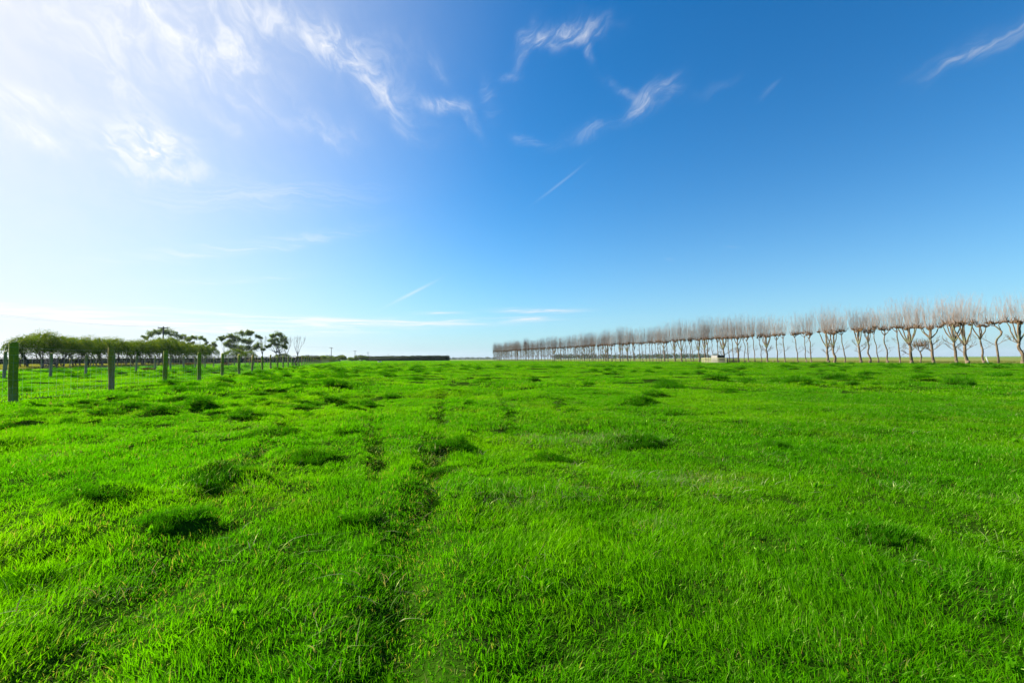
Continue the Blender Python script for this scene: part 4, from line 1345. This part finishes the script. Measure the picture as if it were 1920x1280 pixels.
# ------------------------------------------------------------------ light
SUN_AZ, SUN_EL = math.radians(-65), math.radians(31)
sd = Vector((math.sin(SUN_AZ) * math.cos(SUN_EL), math.cos(SUN_AZ) * math.cos(SUN_EL), math.sin(SUN_EL)))
ld = bpy.data.lights.new('sun', 'SUN'); ld.energy = 4.6; ld.angle = math.radians(.53); ld.color = (1, .955, .87)
sun = bpy.data.objects.new('sun', ld); COL.objects.link(sun)
sun.rotation_euler = sd.to_track_quat('Z', 'Y').to_euler(); sun.location = sd * 100

# ------------------------------------------------------------------ sky with cirrus
world = bpy.data.worlds.new('World'); scene.world = world; world.use_nodes = True
wt = world.node_tree; wt.nodes.clear(); N = NT(wt)
SKY_STR = .055
sky = N.n('ShaderNodeTexSky'); sky.sky_type = 'NISHITA'; sky.sun_disc = False
sky.sun_elevation = SUN_EL; sky.sun_rotation = SUN_AZ
sky.air_density, sky.dust_density, sky.ozone_density = 1.0, 0.0, 3.6
hs = N.n('ShaderNodeHueSaturation'); hs.inputs['Saturation'].default_value = 1.30
N.put(hs.inputs['Color'], sky.outputs[0])
dirv = N.n('ShaderNodeTexCoord').outputs['Generated']
dirv = N.vmath('NORMALIZE', dirv)
sx, sy, sz = N.sep(dirv)[0:3]
az = N.math('ARCTAN2', sx, sy); el = N.math('ARCSINE', sz)
# the wind tears the edges: shift the directions before the clouds are looked up
lowk = N.rng(el, .02, .30, .10, 1.0)
def jitter(vec, scale, amp, detail=3):
    nd = N.n('ShaderNodeTexNoise'); N.put(nd.inputs['Vector'], vec); nd.inputs['Scale'].default_value = scale; nd.inputs['Detail'].default_value = detail
    c_ = N.vmath('SUBTRACT', nd.outputs['Color'], (.5, .5, .5))
    return N.scale(c_, amp, amp, amp)
p2 = N.comb(az, el, 0.0)
jt = N.vmath('ADD', jitter(p2, 5.0, .06), jitter(p2, 17.0, .042))
jx, jy = N.sep(jt)[0:2]
azw = N.math('ADD', az, N.math('MULTIPLY', jx, lowk))
elw = N.math('ADD', el, N.math('MULTIPLY', jy, N.math('MULTIPLY', lowk, lowk)))
pw = N.comb(azw, elw, 0.0)
def streak(angle_deg, along, across, detail=7, rough=.62, off=0.0):
    a = math.radians(angle_deg)
    u_ = N.math('ADD', N.math('MULTIPLY', azw, math.cos(a) * along), N.math('MULTIPLY', elw, math.sin(a) * along))
    v_ = N.math('ADD', N.math('MULTIPLY', azw, -math.sin(a) * across), N.math('MULTIPLY', elw, math.cos(a) * across))
    return N.noise(N.comb(u_, v_, off), 1.0, detail, rough, .6)
NA = streak(-38, 16, 27, 8, .66)             # filaments falling to the right
NB = streak(28, 14, 52, 8, .64, off=4.)     # filaments rising to the right
NR = streak(-20, 34, 62, 5, .55, off=9.)   # the small rippled patch
NH = streak(1, 9, 150, 6, .6, off=2.)      # level bars low down
WISPS = [  # u, v, angle (down to the right is positive), half length, half width, strength, noise
    (215, 25, 32, 230, 85, .95, 'A'), (330, 60, 40, 150, 34, .55, 'A'), (440, 88, 52, 105, 36, 1.0, 'A'), (565, 45, 18, 170, 40, .75, 'A'), (600, 85, 25, 120, 26, .5, 'A'),
    (690, 140, 44, 115, 30, .75, 'A'), (745, 200, 58, 62, 14, .45, 'A'), (430, 165, 32, 80, 20, .55, 'A'), (245, 185, 46, 110, 26, .75, 'A'),
    (268, 272, 14, 92, 42, 1.5, 'R'), (350, 322, 6, 88, 15, .8, 'A'), (60, 200, 14, 110, 26, .9, 'A'), (40, 256, 18, 80, 24, 1.0, 'A'),
    (600, 238, 20, 66, 18, .45, 'A'), (625, 272, 32, 28, 10, .45, 'A'), (450, 240, 30, 40, 14, .35, 'A'), (832, 196, 16, 36, 13, 1.0, 'A'), (882, 236, 62, 30, 8, .6, 'A'),
    (914, 186, 84, 34, 12, .4, 'B'), (820, 120, 60, 40, 10, .3, 'A'), (955, 138, 0, 22, 9, .4, 'B'),
    (1072, 62, -14, 62, 17, 1.15, 'B'), (985, 84, -62, 34, 12, .8, 'B'), (1015, 80, 20, 26, 10, .6, 'B'), (1098, 85, 75, 22, 8, .5, 'B'),
    (1222, 178, -34, 46, 15, 1.25, 'B'), (1178, 165, 22, 34, 10, .4, 'B'), (1326, 168, -22, 34, 9, .4, 'B'), (1440, 170, -30, 26, 8, .12, 'B'),
    (1096, 248, -20, 54, 14, .42, 'B'), (988, 265, 0, 22, 9, .4, 'B'), (1850, 72, -30, 130, 22, .42, 'B'), (1795, 108, -36, 56, 10, .55, 'B'), (1905, 40, -33, 90, 12, .35, 'B'),
    (1050, 344, -38, 48, 2.2, .9, 'C'), (772, 550, -27, 42, 2.6, 2.6, 'C'),
    (690, 606, 0, 250, 8, 1.2, 'H'), (480, 592, 3, 150, 4.5, .9, 'H'), (110, 588, 5, 260, 16, 1.2, 'H'), (1005, 582, 0, 66, 4.5, 1.1, 'H'), (985, 597, 0, 46, 3.6, .75, 'H'),
    (270, 577, 0, 52, 4, .6, 'H'), (360, 612, 3, 240, 10, .75, 'H'), (820, 587, 0, 50, 2.6, .7, 'H'), (560, 622, 0, 160, 6, .5, 'H'),
    (400, 470, -6, 240, 11, .35, 'H'), (560, 458, -8, 90, 7, .3, 'H'), (430, 524, -3, 140, 7, .3, 'H'), (480, 372, 0, 200, 26, .28, 'H'), (1255, 486, 5, 9, 2.5, .5, 'C'), (1372, 463, 5, 16, 2, .4, 'C')]
def azel(u, v):
    d = ray(u, v); return math.atan2(d.x, d.y), math.asin(d.z)
sums = {}
for (u, v, an, hl, hw, stg, kd) in WISPS:
    a = math.radians(an)
    c0 = azel(u, v); e1 = azel(u + math.cos(a) * 8, v + math.sin(a) * 8); e2 = azel(u - math.sin(a) * 8, v + math.cos(a) * 8)
    ce = math.cos(c0[1])
    l1 = math.hypot((e1[0] - c0[0]) * ce, e1[1] - c0[1]) / 8; l2 = math.hypot((e2[0] - c0[0]) * ce, e2[1] - c0[1]) / 8
    th = math.atan2(e1[1] - c0[1], (e1[0] - c0[0]) * ce)
    A0, E0 = (azw, elw) if kd not in 'C' else (az, el)
    dx = N.math('MULTIPLY', N.math('SUBTRACT', A0, c0[0]), ce); dy = N.math('SUBTRACT', E0, c0[1])
    s_ = N.math('MULTIPLY_ADD', dx, math.cos(th) / (hl * l1), N.math('MULTIPLY', dy, math.sin(th) / (hl * l1)))
    t_ = N.math('MULTIPLY_ADD', dx, -math.sin(th) / (hw * l2), N.math('MULTIPLY', dy, math.cos(th) / (hw * l2)))
    q = N.math('MULTIPLY_ADD', s_, s_, N.math('MULTIPLY', t_, t_))
    m_ = N.math('MULTIPLY', N.math('EXPONENT', N.math('MULTIPLY', q, -1.1)), stg)
    sums[kd] = m_ if kd not in sums else N.math('ADD', sums[kd], m_)
def feather(mask, nz, lo, hi):
    f = N.rng(nz, lo, hi)
    return N.math('ADD', N.math('MULTIPLY', mask, N.math('MULTIPLY', f, .62)), N.math('MULTIPLY', mask, .10))
cl = N.math('MULTIPLY', feather(sums['A'], NA, .38, .74), 1.12)
cl = N.math('ADD', cl, N.math('MULTIPLY', feather(sums['B'], NB, .40, .70), .78))
cl = N.math('ADD', cl, feather(sums['R'], NR, .38, .66))
cl = N.math('ADD', cl, N.math('MULTIPLY', feather(sums['H'], NH, .40, .64), 1.25))
cl = N.math('ADD', cl, N.math('MULTIPLY', sums['C'], .14))
cl = N.math('MINIMUM', cl, 1.0)
# thin cirrus veil: it scatters forward, so it shows most around the sun
cosg = N.vmath('DOT_PRODUCT', dirv, tuple(sd))
veil = N.math('POWER', N.rng(cosg, .38, 1.0, 0, 1, False), 3.5)
veil = N.math('MULTIPLY', veil, N.math('MULTIPLY_ADD', NA, .30, .86))
hz = N.math('SQRT', N.math('MAXIMUM', N.math('SUBTRACT', 1.0, N.math('MULTIPLY', sz, sz)), 1e-4))
caz = N.math('DIVIDE', N.math('MULTIPLY_ADD', sx, math.sin(SUN_AZ), N.math('MULTIPLY', sy, math.cos(SUN_AZ))), hz)
glow = N.math('POWER', N.rng(caz, .38, 1.0, 0, 1, False), 1.7)     # moist air low under the sun
glow = N.math('MULTIPLY', glow, N.math('EXPONENT', N.math('MULTIPLY', N.math('MAXIMUM', el, 0.0), -4.0)))
veil = N.math('SUBTRACT', 1.0, N.math('MULTIPLY', N.math('SUBTRACT', 1.0, N.math('MINIMUM', veil, .97)), N.math('SUBTRACT', 1.0, glow)))
veil = N.math('MINIMUM', veil, .97)
W_ = 1.0 / SKY_STR * .355
skc = N.mix(1., hs.outputs[0], C(.50, 1.06, 1.14), 'MULTIPLY')
low = N.math('EXPONENT', N.math('MULTIPLY', N.math('MAXIMUM', el, 0.0), -7.5))
sk = N.mix(N.math('MULTIPLY', low, .95), skc, C(W_ * .50, W_ * .64, W_ * .79))
col = N.mix(veil, sk, C(W_ * .955, W_ * .965, W_ * .985))
lit = N.math('MULTIPLY_ADD', N.math('MULTIPLY', cosg, 1.0), .22, .88)
cc = N.vmath('MULTIPLY', N.comb(lit, lit, lit), (W_ * .97, W_ * .98, W_ * 1.0))
col = N.mix(N.math('MULTIPLY', cl, N.rng(el, -.002, .012)), col, cc)
bg = N.n('ShaderNodeBackground'); bg.inputs[1].default_value = SKY_STR; N.put(bg.inputs[0], col)
wo = N.n('ShaderNodeOutputWorld'); N.put(wo.inputs[0], bg.outputs[0])

# ------------------------------------------------------------------ render settings
vs = scene.view_settings
vs.view_transform = 'Standard'; vs.look = 'None'; vs.exposure = 1.5; vs.gamma = 1
cy = scene.cycles
cy.max_bounces = 6; cy.diffuse_bounces = 3; cy.glossy_bounces = 2; cy.transmission_bounces = 4; cy.transparent_max_bounces = 8
cy.caustics_reflective = cy.caustics_refractive = False
